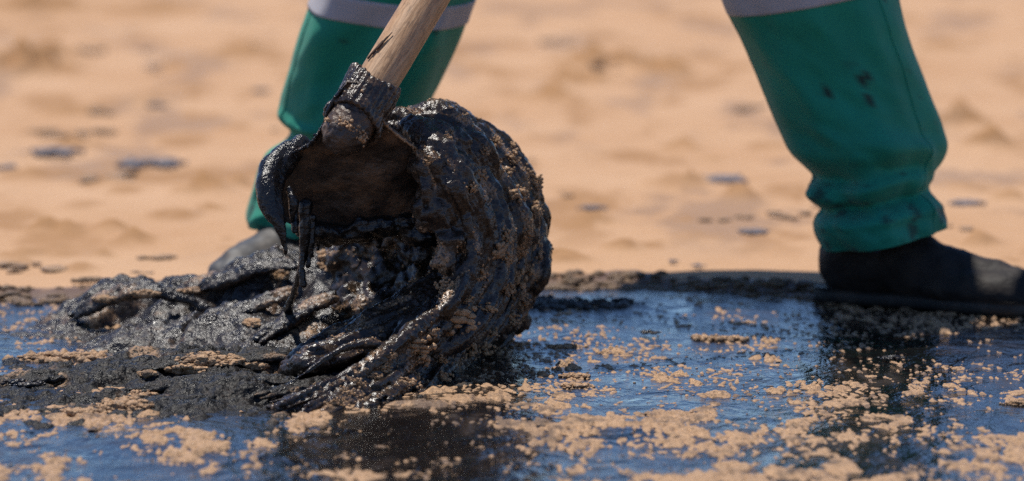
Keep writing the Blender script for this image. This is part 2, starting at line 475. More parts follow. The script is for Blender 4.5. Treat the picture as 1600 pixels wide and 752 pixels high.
e = nn - thr
eb = np.clip(n1 * .5 + n2 * .3 - thr * .8, 0, 1); n4 = fbm(X * 150, Y * 110, 5.9, 2)
Z = pool_h(X, Y) - .0004 + .0014 * ss(0, .25, e) + ss(0, .12, e) * (.0032 * ss(.02, .5, eb) + .0019 * n4 * ss(.0, .3, eb))
keep = e > .01
v, f, used = grid(X, Y, Z, keep)
me = mesh_np('sand_flecks', v, f)
oil_and_shade = np.exp(-(((PXm - 670) / 150) ** 2 + ((PYm - 690) / 52) ** 2)) * 1.1 + .5 * np.exp(-(((PXm - 1370) / 110) ** 2 + ((PYm - 540) / 40) ** 2))  # shadow ahead of the load painted in brown; also darker before right leg
oil_and_shade = .8 * ss(.22, .75, .8 * oil_and_shade + .5 * fbm(X * 9, Y * 5, 4.4, 3) + .75 * fbm(X * 42, Y * 22, 4.9, 4, .6))  # painted shade joined with random oil staining
attr(me, 'oil_and_shade', oil_and_shade.ravel()[used])
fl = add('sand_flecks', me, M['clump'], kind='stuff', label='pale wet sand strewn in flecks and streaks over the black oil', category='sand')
# loose grains riding on the film
g = Geo(); cand = np.argwhere((e > -.07) & (e < .10) & (D > .08)); cand = cand[RNG.choice(len(cand), 3600, replace=False)]
v0, f0 = ICO[1]
for (i, j) in cand:
    r = RNG.uniform(.0005, .0016); g.put(v0 * r * (RNG.uniform(.8, 1.8), RNG.uniform(.8, 1.6), .3) * (1 + .25 * RNG.normal(size=(len(v0), 1))) + (X[i, j], Y[i, j], max(Z[i, j], pool_h(X[i, j], Y[i, j])) + r * .1), f0)
add('sand_grains', g.mesh('sand_grains', False), M['clump'], kind='stuff', label='loose single sand grains speckled over the oil film', category='sand')

# ------------------------------------------------------------------ sand clump builder
def clump_mesh(name, rx, ry, rz, n=12, sub=2):
    g = Geo()
    for k in range(n * 2):
        a, q = RNG.uniform(0, 2 * np.pi), math.sqrt(RNG.uniform(0, 1))
        c = np.array([rx * .8 * q * math.cos(a), ry * .8 * q * math.sin(a), rz * RNG.uniform(-.1, .55) * (1 - .6 * q)])
        s = RNG.uniform(.14, .36) * (1 - .35 * q) * math.sqrt(12 / max(12, n)) * (.8 if n > 16 else 1)
        g.ball(c, np.array([rx, min(ry, rx * 1.6), max(rz, rx * .5)]) * s, sub, .55, RNG.uniform(0, 90))
    for k in range(n):                     # crumbs round it
        a = RNG.uniform(0, 2 * np.pi); q = RNG.uniform(.75, 1.15)
        g.ball((rx * q * math.cos(a), ry * q * math.sin(a), rz * .05), np.array([1, 1, .8]) * rx * RNG.uniform(.06, .16), 1, .4, k * 3.1)
    return g.mesh(name)

# ------------------------------------------------------------------ sludge mound, rear (wet, glittering) and front (granular)
def field_object(name, x0, x1, y0, y1, sx, sy, hfun, material, amp, base=-.004, **props):
    xs = np.arange(x0, x1, sx); ys = np.arange(y0, y1, sy); X, Y = np.meshgrid(xs, ys)
    Z = hfun(X, Y); v, f, used = grid(X, Y, Z, Z > base)
    me = mesh_np(name, v, f)
    c, n = co(me), nor(me)
    c = c + n * amp(c)[:, None]
    setco(me, c)
    return me, c, n

def gauss(X, Y, px, py0, Yc, hz, rx, ry, rot=0.0):
    """a heap whose top shows at pixel px, py0 when it stands at depth Yc"""
    t = P(px, py0, Yc)
    dx, dy = X - t[0], Y - t[1]
    cx = dx * math.cos(rot) + dy * math.sin(rot); cy = -dx * math.sin(rot) + dy * math.cos(rot)
    return (t[2] if hz is None else hz) * np.exp(-(np.abs(cx / rx) ** 2.4 + np.abs(cy / ry) ** 2.4))

def smax(*a, k=90.0):
    t = np.log(sum(np.exp(np.clip(k * q, -50, 300)) for q in a)) / k; b = math.log(len(a)) / k
    return t - b * np.exp(-np.maximum(0, t - b) / .012)

def rear_h(X, Y):
    wx = X + .018 * fbm(X * 11, Y * 11, 1.0, 3); wy = Y + .03 * fbm(X * 9, Y * 9, 6.0, 3)
    h = smax(gauss(wx, wy, 430, 392, -.16, None, .095, .085), gauss(wx, wy, 330, 420, -.13, None, .085, .08), gauss(wx, wy, 205, 436, -.12, None, .075, .07), gauss(wx, wy, 135, 466, -.12, None, .05, .05),
             gauss(wx, wy, 510, 384, -.19, None, .06, .07), gauss(wx, wy, 590, 392, -.22, None, .08, .09), gauss(wx, wy, 500, 470, -.33, None, .07, .07),
             gauss(wx, wy, 250, 500, -.29, None, .085, .075), gauss(wx, wy, 365, 475, -.30, None, .07, .08), gauss(wx, wy, 440, 500, -.36, None, .07, .08), gauss(wx, wy, 90, 515, -.22, .012, .10, .04),
             gauss(wx, wy, 350, 540, -.42, None, .10, .05), k=300) - .005
    h = h + .006 * fbm(wx * 18, wy * 16, 3.0, 3) * ss(0, .02, h)
    h = h + .007 * (1 - 2.2 * np.abs(pn(wx * 7 + 3, wy * 20, 2.2))) * ss(0, .03, h)
    for pa, pb, dpt, wd in ((G(175, 512), G(300, 505), .022, .014), (G(300, 540), G(420, 520), .016, .012), (P(380, 470, -.23), P(470, 450, -.22), .014, .012)):
        t = np.clip((X - pa[0]) / (pb[0] - pa[0]), -.4, 1.4); yc = pa[1] + (pb[1] - pa[1]) * t + .012 * np.sin(t * 5)
        h = h - dpt * np.exp(-((Y - yc) / wd) ** 2) * ss(-.35, .05, t) * ss(1.35, .95, t)
    return h
me, c, n = field_object('mound', -.66, .0, -.50, .04, .0024, .0022, rear_h, None,
    lambda c: .0034 * fbm(c[:, 0] * 60, c[:, 1] * 60, c[:, 2] * 60, 3) + .0016 * fbm(c[:, 0] * 230, c[:, 1] * 230, c[:, 2] * 230, 2))
attr(me, 'sandy', .85 * ss(.25, .6, fbm(c[:, 0] * 16, c[:, 1] * 16, c[:, 2] * 30, 3)))
rear = add('sludge_mound', me, M['sludge_wet'], label='glistening grey heap of wet oil-soaked sand at the left, rising behind the tool', category='oil sludge')

def front_h(X, Y):
    wx = X + .02 * fbm(X * 10, Y * 8, 11.0, 3); wy = Y + .04 * fbm(X * 8, Y * 7, 16.0, 3)
    h = smax(gauss(wx, wy, 300, 546, -.52, None, .11, .08), gauss(wx, wy, 420, 550, -.54, None, .09, .09), gauss(wx, wy, 180, 568, -.56, None, .10, .08),
             gauss(wx, wy, 60, 590, -.60, None, .09, .07), gauss(wx, wy, -40, 592, -.60, None, .09, .07), gauss(wx, wy, 330, 588, -.66, None, .10, .06), gauss(wx, wy, 160, 612, -.70, None, .12, .055), gauss(wx, wy, 20, 620, -.70, None, .08, .05),
             gauss(wx, wy, 480, 580, -.60, None, .06, .08), gauss(wx, wy, 240, 622, -.75, None, .09, .045), gauss(wx, wy, 90, 634, -.77, None, .09, .045), gauss(wx, wy, 390, 604, -.70, None, .07, .05), gauss(wx, wy, 540, 592, -.64, None, .06, .06), gauss(wx, wy, 470, 618, -.73, None, .07, .05), gauss(wx, wy, 600, 606, -.66, None, .05, .05), k=420) - .003
    h = h + .005 * fbm(wx * 22, wy * 15, 23.0, 3) * ss(0, .015, h) + .008 * (.6 - 1.8 * np.abs(pn(wx * 6 + wy * 5, wy * 30 - wx * 5, 7.2))) * ss(0, .012, h)
    return h
me, c, n = field_object('mound', -.66, -.04, -.90, -.38, .0021, .0024, front_h, None,
    lambda c: .0065 * fbm(c[:, 0] * 28, c[:, 1] * 18, c[:, 2] * 28 + 5, 2) + .0055 * fbm(c[:, 0] * 50, c[:, 1] * 38, c[:, 2] * 70, 3) + .0022 * fbm(c[:, 0] * 170, c[:, 1] * 150, c[:, 2] * 170, 2) - .003 * ss(.25, .6, fbm(c[:, 0] * 30, c[:, 1] * 22, c[:, 2] * 30, 2)))
attr(me, 'sandy', .9 * ss(.30, .65, fbm(c[:, 0] * 14, c[:, 1] * 9, c[:, 2] * 14 + 4, 3)))
front = add('sludge_mound', me, M['sludge_grain'], label='low crumbly black bank of oil-soaked sand at the left, nearest the camera', category='oil sludge')

# ------------------------------------------------------------------ the load of sludge wrapped round the tool: strands fused into one skin
key = [
 [(625, 186, -.36), (698, 172, -.35), (762, 198, -.33), (816, 262, -.31), (842, 336, -.30), (842, 402, -.295), (828, 470, -.285), (802, 526, -.275), (766, 545, -.30)],
 [(622, 190, -.40), (690, 188, -.40), (742, 216, -.38), (792, 282, -.36), (818, 354, -.355), (815, 430, -.36), (785, 500, -.38), (728, 560, -.45), (655, 614, None)],
 [(628, 194, -.45), (684, 204, -.455), (728, 236, -.45), (768, 304, -.43), (784, 372, -.43), (770, 442, -.45), (722, 512, -.50), (640, 584, -.59), (545, 643, None)],
 [(638, 202, -.48), (680, 224, -.50), (716, 264, -.50), (746, 328, -.485), (752, 390, -.485), (728, 450, -.51), (668, 520, -.57), (580, 587, -.665), (458, 645, None)],
 [(648, 218, -.50), (680, 252, -.52), (704, 302, -.525), (722, 355, -.52), (726, 405, -.525), (697, 460, -.55), (628, 525, -.62), (538, 580, -.68), (408, 634, None)],
]
K = np.array([[P(*q) if q[2] is not None else G(q[0], q[1], -.001) for q in s] for s in key])                 # 5 x 9 x 3
nK = 23; Kf = np.stack([cat(K[:, i], nK) for i in range(9)], 1)  # nK x 9 x 3
g = Geo(); SP, SU, SI, ST_ = [], [], [], []
for i in range(nK):
    jit = RNG.normal(size=(9, 3)) * np.array([.0050, .0085, .0045]) * np.linspace(.8, 1.5, 9)[:, None]
    base = RNG.uniform(.0042, .0112)
    rad = base * (1 + .35 * RNG.normal(size=9)).clip(.5, 1.6) * np.array([1.1, 1.25, 1.3, 1.25, 1.2, 1.05, .9, .7, .3])
    path = Kf[i] + jit
    g.tube(path, rad, 10, 60)
    s = cat(path, 60); SP.append(s); SU.append(np.linspace(0, 1, 60)); SI.append(np.full(60, i)); ST_.append(np.gradient(s, axis=0))
# heavier ropes that stand proud of the mass
for k in range(15):
    i = 1.0 + k * (nK - 3) / 14 + RNG.uniform(-.5, .5); dr = RNG.uniform(-1.6, 1.6)
    a0 = RNG.integers(1, 4); ii = np.clip(i + dr * np.linspace(-.5, .5, 9), 0, nK - 1.01); lo_ = ii.astype(int); fr_ = (ii - lo_)[:, None]
    path = Kf[lo_, np.arange(9)] * (1 - fr_) + Kf[lo_ + 1, np.arange(9)] * fr_
    path = (path + np.array([.002, -.0115, .002]))[a0:]
    rr = RNG.uniform(.0040, .0085) * np.interp(np.linspace(0, 1, len(path)), [0, .3, .75, 1], [.7, 1.1, 1.0, .5])
    g.tube(path, rr, 10, 60)
    s = cat(path, 60); SP.append(s); SU.append(np.linspace(0, 1, 60)); SI.append(np.full(60, 70 + k)); ST_.append(np.gradient(s, axis=0))
# clots and sags caught between the strands
for k in range(26):
    i = RNG.integers(2, nK - 2); a = RNG.integers(1, 7); q = Kf[i][a] + np.array([0, -.006, 0]) + RNG.normal(size=3) * .006
    t = Kf[i][a + 1] - Kf[i][a]; t /= np.linalg.norm(t); r = RNG.uniform(.006, .0125)
    g.tube([q - t * r * 1.6, q, q + t * r * RNG.uniform(1.2, 3.5)], [r * .6, r, r * .45], 10, 12)
# thin stray strings over the sweep
for k in range(16):
    i = RNG.integers(3, nK - 2); a = RNG.integers(3, 5)
    path = Kf[i][a:] + np.array([0, -.010, .003]) + RNG.normal(size=(9 - a, 3)) * .003
    g.tube(path, np.linspace(.0035, .0018, 9 - a) * RNG.uniform(.7, 1.3), 8, 40)
    s = cat(path, 40); SP.append(s); SU.append(np.linspace(.3, 1, 40)); SI.append(np.full(40, 40 + k)); ST_.append(np.gradient(s, axis=0))
# the bulk behind the strands
for px, py, Yc, r in ((685, 250, -.37, .042), (738, 290, -.35, .052), (762, 360, -.345, .056), (758, 430, -.345, .054), (728, 500, -.38, .046), (700, 310, -.37, .05), (690, 390, -.30, .05), (650, 440, -.28, .045),
                      (680, 470, -.36, .045), (600, 505, -.36, .036), (785, 490, -.30, .03), (640, 535, -.46, .032), (560, 560, -.52, .026),
                      (575, 365, -.27, .034), (615, 355, -.28, .036), (655, 350, -.29, .036), (560, 405, -.27, .036), (600, 400, -.27, .04), (640, 400, -.28, .04), (565, 450, -.28, .036), (610, 450, -.30, .04), (570, 490, -.33, .034)):
    g.ball(P(px, py, Yc), np.array([1, .85, 1]) * r, 3, .12, px * .1)
for yy in (-.42, -.37, -.32, -.27, -.22):  # unseen roof of lumps added behind the blade to keep the hollow dark
    for px in (585, 615, 645, 675): g.ball(P(px, 322 + 8 * math.sin(px), yy), np.array([.022, .03, .016]), 2, .2, px * .1)
# the scraped slab inside the sweep
for k in range(12):
    t = k / 11
    a = np.array([P(690, 432 + 62 * t, -.47 - .05 * t), P(600, 482 + 52 * t, -.50 - .07 * t), P(520, 525 + 36 * t, -.54 - .08 * t), P(470, 552 + 24 * t, -.56 - .09 * t), G(425, 578 + 18 * t, -.002)])
    a = a + RNG.normal(size=(5, 3)) * .003; g.tube(a, np.array([.012, .010, .009, .007, .003]) * RNG.uniform(.7, 1.15), 10, 30)
    s = cat(a, 40); SP.append(s); SU.append(np.linspace(0, 1, 40)); SI.append(np.full(40, 100 + k)); ST_.append(np.gradient(s, axis=0))
# lumpy fold on the upper right of the tool
for px, py, Yc, r in ((664, 226, -.50, .016), (690, 248, -.515, .020), (665, 262, -.515, .018), (680, 290, -.52, .020), (665, 318, -.52, .014), (690, 330, -.525, .018), (672, 350, -.52, .012), (700, 380, -.53, .015), (695, 410, -.535, .012), (684, 214, -.49, .016), (712, 226, -.48, .016)):
    g.ball(P(px, py, Yc), np.array([1, .8, 1.1]) * r, 3, .25, py * .1)
me = fuse(g, .0021, 2, .5)
c, n = co(me), nor(me)
SP, SU, SI = np.vstack(SP), np.concatenate(SU), np.concatenate(SI); ST_ = np.vstack(ST_); ST_ /= np.linalg.norm(ST_, axis=1)[:, None]
idx = np.empty(len(c), int); dist = np.empty(len(c))
for a in range(0, len(c), 3000):
    d2 = ((c[a:a + 3000, None, :] - SP[None]) ** 2).sum(2); idx[a:a + 3000] = d2.argmin(1); dist[a:a + 3000] = np.sqrt(d2.min(1))
off = c - SP[idx]; tn = ST_[idx]
B1 = np.cross(tn, np.array([0, 1.0, 0])); B1 /= np.linalg.norm(B1, axis=1)[:, None] + 1e-9
u, s_ = SU[idx], SI[idx]
ang = (off * B1).sum(1)
groove = pn(u * 9 + s_ * 3.7, ang * 420, s_ * 1.31) + .6 * pn(u * 16 + s_, ang * 900, s_ * 2.3)
lumpS = fbm(u * 6 + s_ * 1.9, ang * 70, s_ * .7, 3)
lump = fbm(c[:, 0] * 48, c[:, 1] * 48, c[:, 2] * 48, 3); fine = pn(c[:, 0] * 260, c[:, 1] * 260, c[:, 2] * 260) + .6 * pn(c[:, 0] * 520, c[:, 1] * 520, c[:, 2] * 520)
top = ss(.10, .22, c[:, 2])                                       # the folded top is lumpier, the drawn foot more grooved
near = ss(.03, .012, dist)
fold = ss(.17, .21, c[:, 2]) * ss(.02, -.03, c[:, 0] + .04)       # the crumpled fold at the upper left
c2 = c + n * (.0019 * groove * near * (1.1 - .6 * fold) + .0034 * lumpS * near * (1 - fold) + .0042 * lump * fold + .0022 * lump * (1 - fold) + .0055 * (lump - .15) * (1 - near) + (.0004 + .0008 * fold) * fine)[:, None]
setco(me, c2)
streak = fbm(u * 5 + s_ * 2.3, ang * 110, s_ * 1.7, 3); patch = fbm(c[:, 0] * 22, c[:, 1] * 22, c[:, 2] * 22 + 3, 3)
smask = ss(.18, .55, .75 * streak + .55 * patch)
attr(me, 'sandy', np.clip(smask * .75, 0, 1))
load = add('sludge_load', me, M['sludge'], label='black sticky mass of oil and sand dragged up in strands over the tool', category='oil sludge')

def bvh_of(*objs):
    vs, fs, n0 = [], [], 0
    for o in objs:
        cc = co(o.data); k = len(o.data.polygons)
        li = np.empty(len(o.data.loops), int); o.data.loops.foreach_get('vertex_index', li)
        st = np.empty(k, int); o.data.polygons.foreach_get('loop_start', st); tot = np.empty(k, int); o.data.polygons.foreach_get('loop_total', tot)
        fs += [tuple(li[a:a + b] + n0) for a, b in zip(st, tot)]; vs.append(cc); n0 += len(cc)
    return BVHTree.FromPolygons(np.vstack(vs).tolist(), fs)
camv = Vector((0, CAM_Y, CAM_H))
def hit(tree, px, py):
    d = Vector(P(px, py, 0)) - camv
    return tree.ray_cast(camv, d.normalized())

tl = bvh_of(load)
def stick(tree, parent, name, px, py, wpx, hpx, n=10):
    loc, nn, _, dd = hit(tree, px, py)
    if loc is None: return None
    s = dd / FPX * 1.7; a, b = wpx * s / 2, hpx * s / 2
    me = clump_mesh(name, a, b, min(a, b) * .9, n)
    o = add(name, me, M['clump'], parent)
    qn = (nn + Vector((0, -.5, 0))).normalized()
    o.rotation_mode = 'QUATERNION'
    zx = qn; xx = Vector((1, 0, 0)); xx = (xx - zx * xx.dot(zx)).normalized(); yy = zx.cross(xx)
    from mathutils import Matrix
    o.rotation_quaternion = Matrix((xx, yy, zx)).transposed().to_quaternion()
    o.location = loc + nn * min(a, b) * .25
    return o
for a in [(776, 391, 36, 16), (786, 370, 18, 22), (749, 428, 18, 16), (697, 448, 20, 14), (727, 469, 26, 10), (715, 500, 52, 24), (649, 538, 42, 18), (655, 559, 22, 22), (730, 550, 20, 18), (752, 546, 24, 20),
          (802, 231, 10, 14), (800, 248, 14, 16), (794, 271, 16, 12), (832, 276, 20, 14), (836, 290, 16, 14), (808, 306, 24, 18), (749, 274, 16, 14), (736, 293, 12, 14), (775, 223, 12, 14), (757, 237, 12, 10),
          (811, 445, 18, 44), (838, 392, 14, 22), (676, 520, 14, 10), (610, 556, 16, 9), (586, 590, 18, 9), (700, 520, 12, 8), (690, 560, 16, 9), (560, 600, 20, 9), (635, 600, 26, 12), (540, 612, 16, 8), (836, 330, 14, 20), (826, 420, 16, 18), (815, 468, 16, 20), (800, 500, 20, 14), (824, 362, 12, 16), (790, 402, 18, 12), (760, 482, 22, 12), (792, 450, 16, 16), (838, 305, 12, 14), (768, 520, 22, 12), (670, 250, 12, 10), (700, 215, 14, 8), (600, 575, 20, 10), (520, 628, 20, 8), (690, 590, 22, 10)]:
    stick(tl, load, 'sand_clump', *a)
# grit held in the sludge
g = Geo(); vis = np.where((n[:, 1] < .35) & (smask > .12))[0]; vis = RNG.choice(vis, min(2600, len(vis)), replace=False)
for i in vis:
    r = RNG.uniform(.0005, .0015); g.put(v0 * r * (1 + .3 * RNG.normal(size=(len(v0), 1))) + c2[i] + n[i] * r * .4, f0)
add('sand_grit', g.mesh('sand_grit', False), M['clump'], load, kind='stuff')

# smeared folds of sludge draped over the two heaps
def folds(parent, material, specs):
    for pts, rad, fl in specs:
        g = Geo()
        g.tube([P(*p) for p in pts], [r * .00068 for r in rad], 14, 60, flat=(2, fl))
        q = [np.array(p, float) for p in pts]
        g.tube([P(p[0] + 6, p[1] + 5, p[2] - .012) for p in q], [r * .00045 for r in rad], 12, 60, flat=(2, fl))
        fm = fuse(g, .0022, 2); cc = co(fm); nn_ = nor(fm)
        setco(fm, cc + nn_ * (.0034 * fbm(cc[:, 0] * 45, cc[:, 1] * 45, cc[:, 2] * 60, 3) + .0016 * fbm(cc[:, 0] * 200, cc[:, 1] * 200, cc[:, 2] * 200, 2))[:, None])
        attr(fm, 'sandy', .8 * ss(.3, .6, fbm(cc[:, 0] * 16, cc[:, 1] * 16, cc[:, 2] * 30 + 7, 3)))
        add('fold', fm, material, parent)
folds(rear, M['sludge_wet'], [
    ([(110, 492, -.19), (160, 468, -.20), (215, 452, -.21), (275, 460, -.215), (325, 482, -.22), (360, 505, -.25)], [8, 16, 19, 16, 12, 6], .7),
    ([(300, 452, -.19), (350, 436, -.20), (400, 418, -.21), (455, 412, -.22)], [6, 13, 15, 10], .8),
    ([(290, 520, -.32), (350, 495, -.32), (410, 470, -.31), (455, 455, -.30)], [6, 12, 13, 8], .7),
    ([(400, 530, -.40), (440, 505, -.38), (480, 480, -.36), (520, 462, -.35)], [6, 12, 12, 8], .8)])
folds(front, M['sludge_grain'], [
    ([(500, 565, -.56), (430, 556, -.55), (340, 562, -.56), (240, 570, -.57), (150, 584, -.58)], [8, 13, 15, 13, 6], .6),
    ([(470, 598, -.65), (380, 590, -.64), (280, 598, -.65), (190, 612, -.66)], [8, 14, 14, 6], .6),
    ([(120, 585, -.575), (70, 588, -.58), (20, 594, -.585), (-40, 600, -.59)], [8, 16, 17, 12], .7),
    ([(330, 622, -.72), (230, 630, -.735), (130, 640, -.755), (50, 646, -.765)], [7, 12, 12, 6], .6),
    ([(545, 585, -.61), (480, 602, -.67), (400, 618, -.715)], [10, 13, 6], .7)])

# sand crusts on the two mounds
tm = bvh_of(front, rear, *front.children, *rear.children)
def crust(parent, px, py, wpx, dpx, n, tree=None):
    g = Geo(); got = None
    for k in range(int(n * 2.6)):
        a, q = RNG.uniform(0, 2 * np.pi), math.sqrt(RNG.uniform())
        loc, nn, _, dd = hit(tree or tm, px + wpx / 2 * q * math.cos(a), py + dpx / 2 * q * math.sin(a))
        if loc is None: continue
        r = RNG.uniform(.0014, .0048) * (1.2 - .6 * q)
        g.ball(np.array(loc) + (0, 0, r * .1), np.array([1.25, 1.25, .75]) * r, 2, .6, RNG.uniform(0, 99)); got = 1
    if got: add('sand_crust', g.mesh('sand_crust'), M['clump'], parent, kind='stuff')
for a in [(330, 562, 110, 22, 46), (290, 578, 70, 12, 26), (195, 632, 90, 20, 40), (130, 645, 70, 12, 22), (230, 585, 30, 8, 9), (400, 572, 40, 10, 10), (30, 650, 50, 14, 16), (220, 615, 50, 10, 10)]:
    crust(front, *a)
for a in [(225, 460, 44, 10, 16), (160, 468, 40, 8, 10), (395, 505, 26, 12, 10), (520, 405, 50, 40, 36), (560, 420, 36, 24, 18), (440, 430, 24, 14, 8), (300, 455, 40, 8, 8)]:
    crust(rear, *a)

# ------------------------------------------------------------------ the hoe
E = P(552, 186, -.535); T = P(662, 0, -.455)
ax = (T - E) / np.linalg.norm(T - E)
hoe = empty('hoe', (0, 0, 0), label='oil covered iron hoe on a long wooden handle, pulled through the sludge', category='hoe')
rt = np.array([1.0, 0, 0]); rt -= ax * rt.dot(ax); rt /= np.linalg.norm(rt)
dn = np.cross(rt, ax); dn = -dn if dn[2] > 0 else dn
# handle with uv along its length, faintly bent and knobbly
n_, m_ = 28, 120; L = 1.18
tt = np.linspace(-.004, L, m_); aa = np.linspace(0, 2 * np.pi, n_, endpoint=False)
vv, uvs = [], []
for i, t in enumerate(tt):
    cc = E + ax * t + rt * .002 * math.sin(t * 9) + dn * .002 * math.sin(t * 7 + 1)
    for a in aa:
        r = .0212 + .0006 * float(pn(math.cos(a) * 2, math.sin(a) * 2, t * 14)) + (.0 if i else -.004)
        vv.append(cc + r * (rt * math.cos(a) + dn * math.sin(a)))
i, j = np.meshgrid(np.arange(m_ - 1), np.arange(n_), indexing='ij'); jn = (j + 1) % n_
ff = np.column_stack([(i * n_ + j).ravel(), (i * n_ + jn).ravel(), ((i + 1) * n_ + jn).ravel(), ((i + 1) * n_ + j).ravel()])
c0, c1 = len(vv), len(vv) + 1; vv += [E - ax * .004, E + ax * L]
k = np.arange(n_); kn = (k + 1) % n_
cap = np.vstack([np.column_stack([np.full(n_, c0), kn, k, k]), np.column_stack([np.full(n_, c1), (m_ - 1) * n_ + k, (m_ - 1) * n_ + kn, (m_ - 1) * n_ + kn])])
import bmesh
bm = bmesh.new(); bv = [bm.verts.new(x) for x in vv]; uvl = bm.loops.layers.uv.new('UVMap')
for q in ff.tolist():
    fc = bm.faces.new([bv[x] for x in q]); fc.smooth = True
    for lp, x in zip(fc.loops, q):
        jj = x % n_; lp[uvl].uv = ((jj if not (jj == 0 and max(y % n_ for y in q) > n_ / 2) else n_) / n_, tt[x // n_] * 6)
for q in cap.tolist(): bm.faces.new([bv[x] for x in q[:3]])
bmesh.ops.recalc_face_normals(bm, faces=bm.faces)
me = bpy.data.meshes.new('handle'); bm.to_mesh(me); bm.free()
handle = add('handle', me, M['wood'], hoe)
# a split near the eye
g = Geo()
for q in range(3):
    an = R(226 + 7 * q)
    pth = [E + ax * (.062 + .006 * q + .0075 * k2) + (.0209) * (rt * math.cos(an + .09 * k2) + dn * math.sin(an + .09 * k2)) for k2 in range(4)]
    g.tube(pth, [.0013, .0011, .0008, .0004], 8, 12)
add('crack', g.mesh('crack'), M['crack'], handle)
# sand plug and ends
g = Geo(); g.tube([E - ax * .018, E + ax * .004], [.0235, .0250], 24)
for k2 in range(40):
    a = RNG.uniform(0, 2 * np.pi); q = math.sqrt(RNG.uniform(.0, 1))
    g.ball(E - ax * (.022 + .006 * (1 - q)) + .019 * q * (rt * math.cos(a) + dn * math.sin(a)), RNG.uniform(.003, .007), 2, .4, k2 * 2.2)
pm = fuse(g, .0014, 1); cc = co(pm); setco(pm, cc + nor(pm) * (.0011 * fbm(cc[:, 0] * 160, cc[:, 1] * 160, cc[:, 2] * 160, 3))[:, None])
add('end_plug', pm, M['blade'], hoe)
g = Geo()
for k2 in range(120):                       # the pale wet sand caught along the top of the plug
    a = RNG.uniform(R(195), R(360)); q = RNG.uniform(.84, 1.04)
    g.ball(E - ax * RNG.uniform(.014, .024) + .0235 * q * (rt * math.cos(a) + dn * math.sin(a)), RNG.uniform(.0007, .0022), 2, .5, k2 * 1.7)
add('sand_crust', g.mesh('sand_crust'), M['clump'], hoe, kind='stuff')
# blade: neck, shoulders, curled corner, thickness; local u (across), s (down the blade), w (towards the camera)
rb = np.array([.995, 0, .02]); rb /= np.linalg.norm(rb); BD = np.array([0, math.sin(R(34)), -math.cos(R(34))]); BD -= rb * BD.dot(rb); BD /= np.linalg.norm(BD); BN = np.cross(rb, BD); BN = BN if BN[1] < 0 else -BN
prof_s = np.array([-.036, -.022, -.012, .002, .014, .026, .040, .052, .064, .080, .10, .122, .138, .150])
prof_l = np.array([-.006, -.018, -.025, -.030, -.036, -.044, -.060, -.076, -.088, -.094, -.095, -.090, -.074, -.045])
prof_r = np.array([.006, .018, .025, .031, .038, .050, .066, .082, .098, .108, .112, .112, .110, .106])
ns, nu = 90, 70
S = np.linspace(-.036, .150, ns); U = np.linspace(0, 1, nu)
def blade_pt(s, u01, wofs):
    l, r = np.interp(s, prof_s, prof_l), np.interp(s, prof_s, prof_r); uu = l + (r - l) * u01
    edge_l = np.maximum(0, (-uu - .045)) / .05
    wv = .010 * edge_l ** 2 * ss(.03, .1, s) - .02 * np.abs(uu / .1) ** 2 * ss(.02, .08, s) + .005 * pn(uu * 22, s * 22, 5) + .0012 * fbm(uu * 90, s * 90, 5, 2) - .012 * ss(.0, -.036, s)
    lip = .0035 * (np.exp(-((u01 - 0) / .03) ** 2) + np.exp(-((u01 - 1) / .03) ** 2))
    return E[None] + uu[:, None] * rb + s[:, None] * BD + (wv + lip - .0 + wofs)[:, None] * BN
SS, UU = np.meshgrid(S, U, indexing='ij')
fr = blade_pt(SS.ravel(), UU.ravel(), .0); bk = blade_pt(SS.ravel(), UU.ravel(), -.0045)
i, j = np.meshgrid(np.arange(ns - 1), np.arange(nu - 1), indexing='ij')
q = np.column_stack([(i * nu + j).ravel(), (i * nu + j + 1).ravel(), ((i + 1) * nu + j + 1).ravel(), ((i + 1) * nu + j).ravel()])
nv = ns * nu; rim = np.concatenate([np.arange(nu), np.arange(1, ns) * nu + nu - 1, (ns - 1) * nu + np.arange(nu - 2, -1, -1), np.arange(ns - 2, 0, -1) * nu])
rq = np.column_stack([rim, np.roll(rim, -1), np.roll(rim, -1) + nv, rim + nv])
me = mesh_np('blade', np.vstack([fr, bk]), np.vstack([q, q[:, ::-1] + nv, rq]))
blade = add('blade', me, M['blade'], hoe)
# eye collar round the handle
g = Geo()
for k2 in range(26):
    a = 2 * np.pi * k2 / 26; rr = .0262
    pth = [E + ax * t + (rr + .0015 * math.sin(3 * a + t * 60) + (.003 if t < 0 else 0)) * (rt * math.cos(a) + dn * math.sin(a)) for t in (-.002 - .006 * math.sin(a), .010, .026, .044 + .006 * math.sin(a * 2 + 1))]
    g.tube(pth, [.0036, .0034, .0034, .0030], 8, 14)
cm = fuse(g, .0014, 2); cc = co(cm); setco(cm, cc + nor(cm) * (.0010 * fbm(cc[:, 0] * 120, cc[:, 1] * 120, cc[:, 2] * 120, 3))[:, None])
attr(cm, 'sandy', .25 * ss(.0, .5, fbm(cc[:, 0] * 60, cc[:, 1] * 60, cc[:, 2] * 60, 3)))
add('eye_collar', cm, M['sludge'], hoe)
# a bead of sandy sludge along each shoulder edge
def edge_bead(side, s0, s1, r, material, name, wofs=.001):
    g = Geo(); s = np.linspace(s0, s1, 14); p = blade_pt(s, np.full(14, side, float), wofs)
    g.tube(p, r * (1 + .3 * RNG.normal(size=14)).clip(.5, 1.6), 10, 60)
    for k2 in range(90):
        z = RNG.integers(0, 14); g.ball(p[z] + RNG.normal(size=3) * .0013, RNG.uniform(.0006, .0018), 1, .4, k2)
    return add(name, g.mesh(name), material, blade)
edge_bead(1., -.03, .06, .0011, M['clump'], 'sandy_edge')
edge_bead(0., -.03, .05, .0016, M['drip'], 'oily_edge')
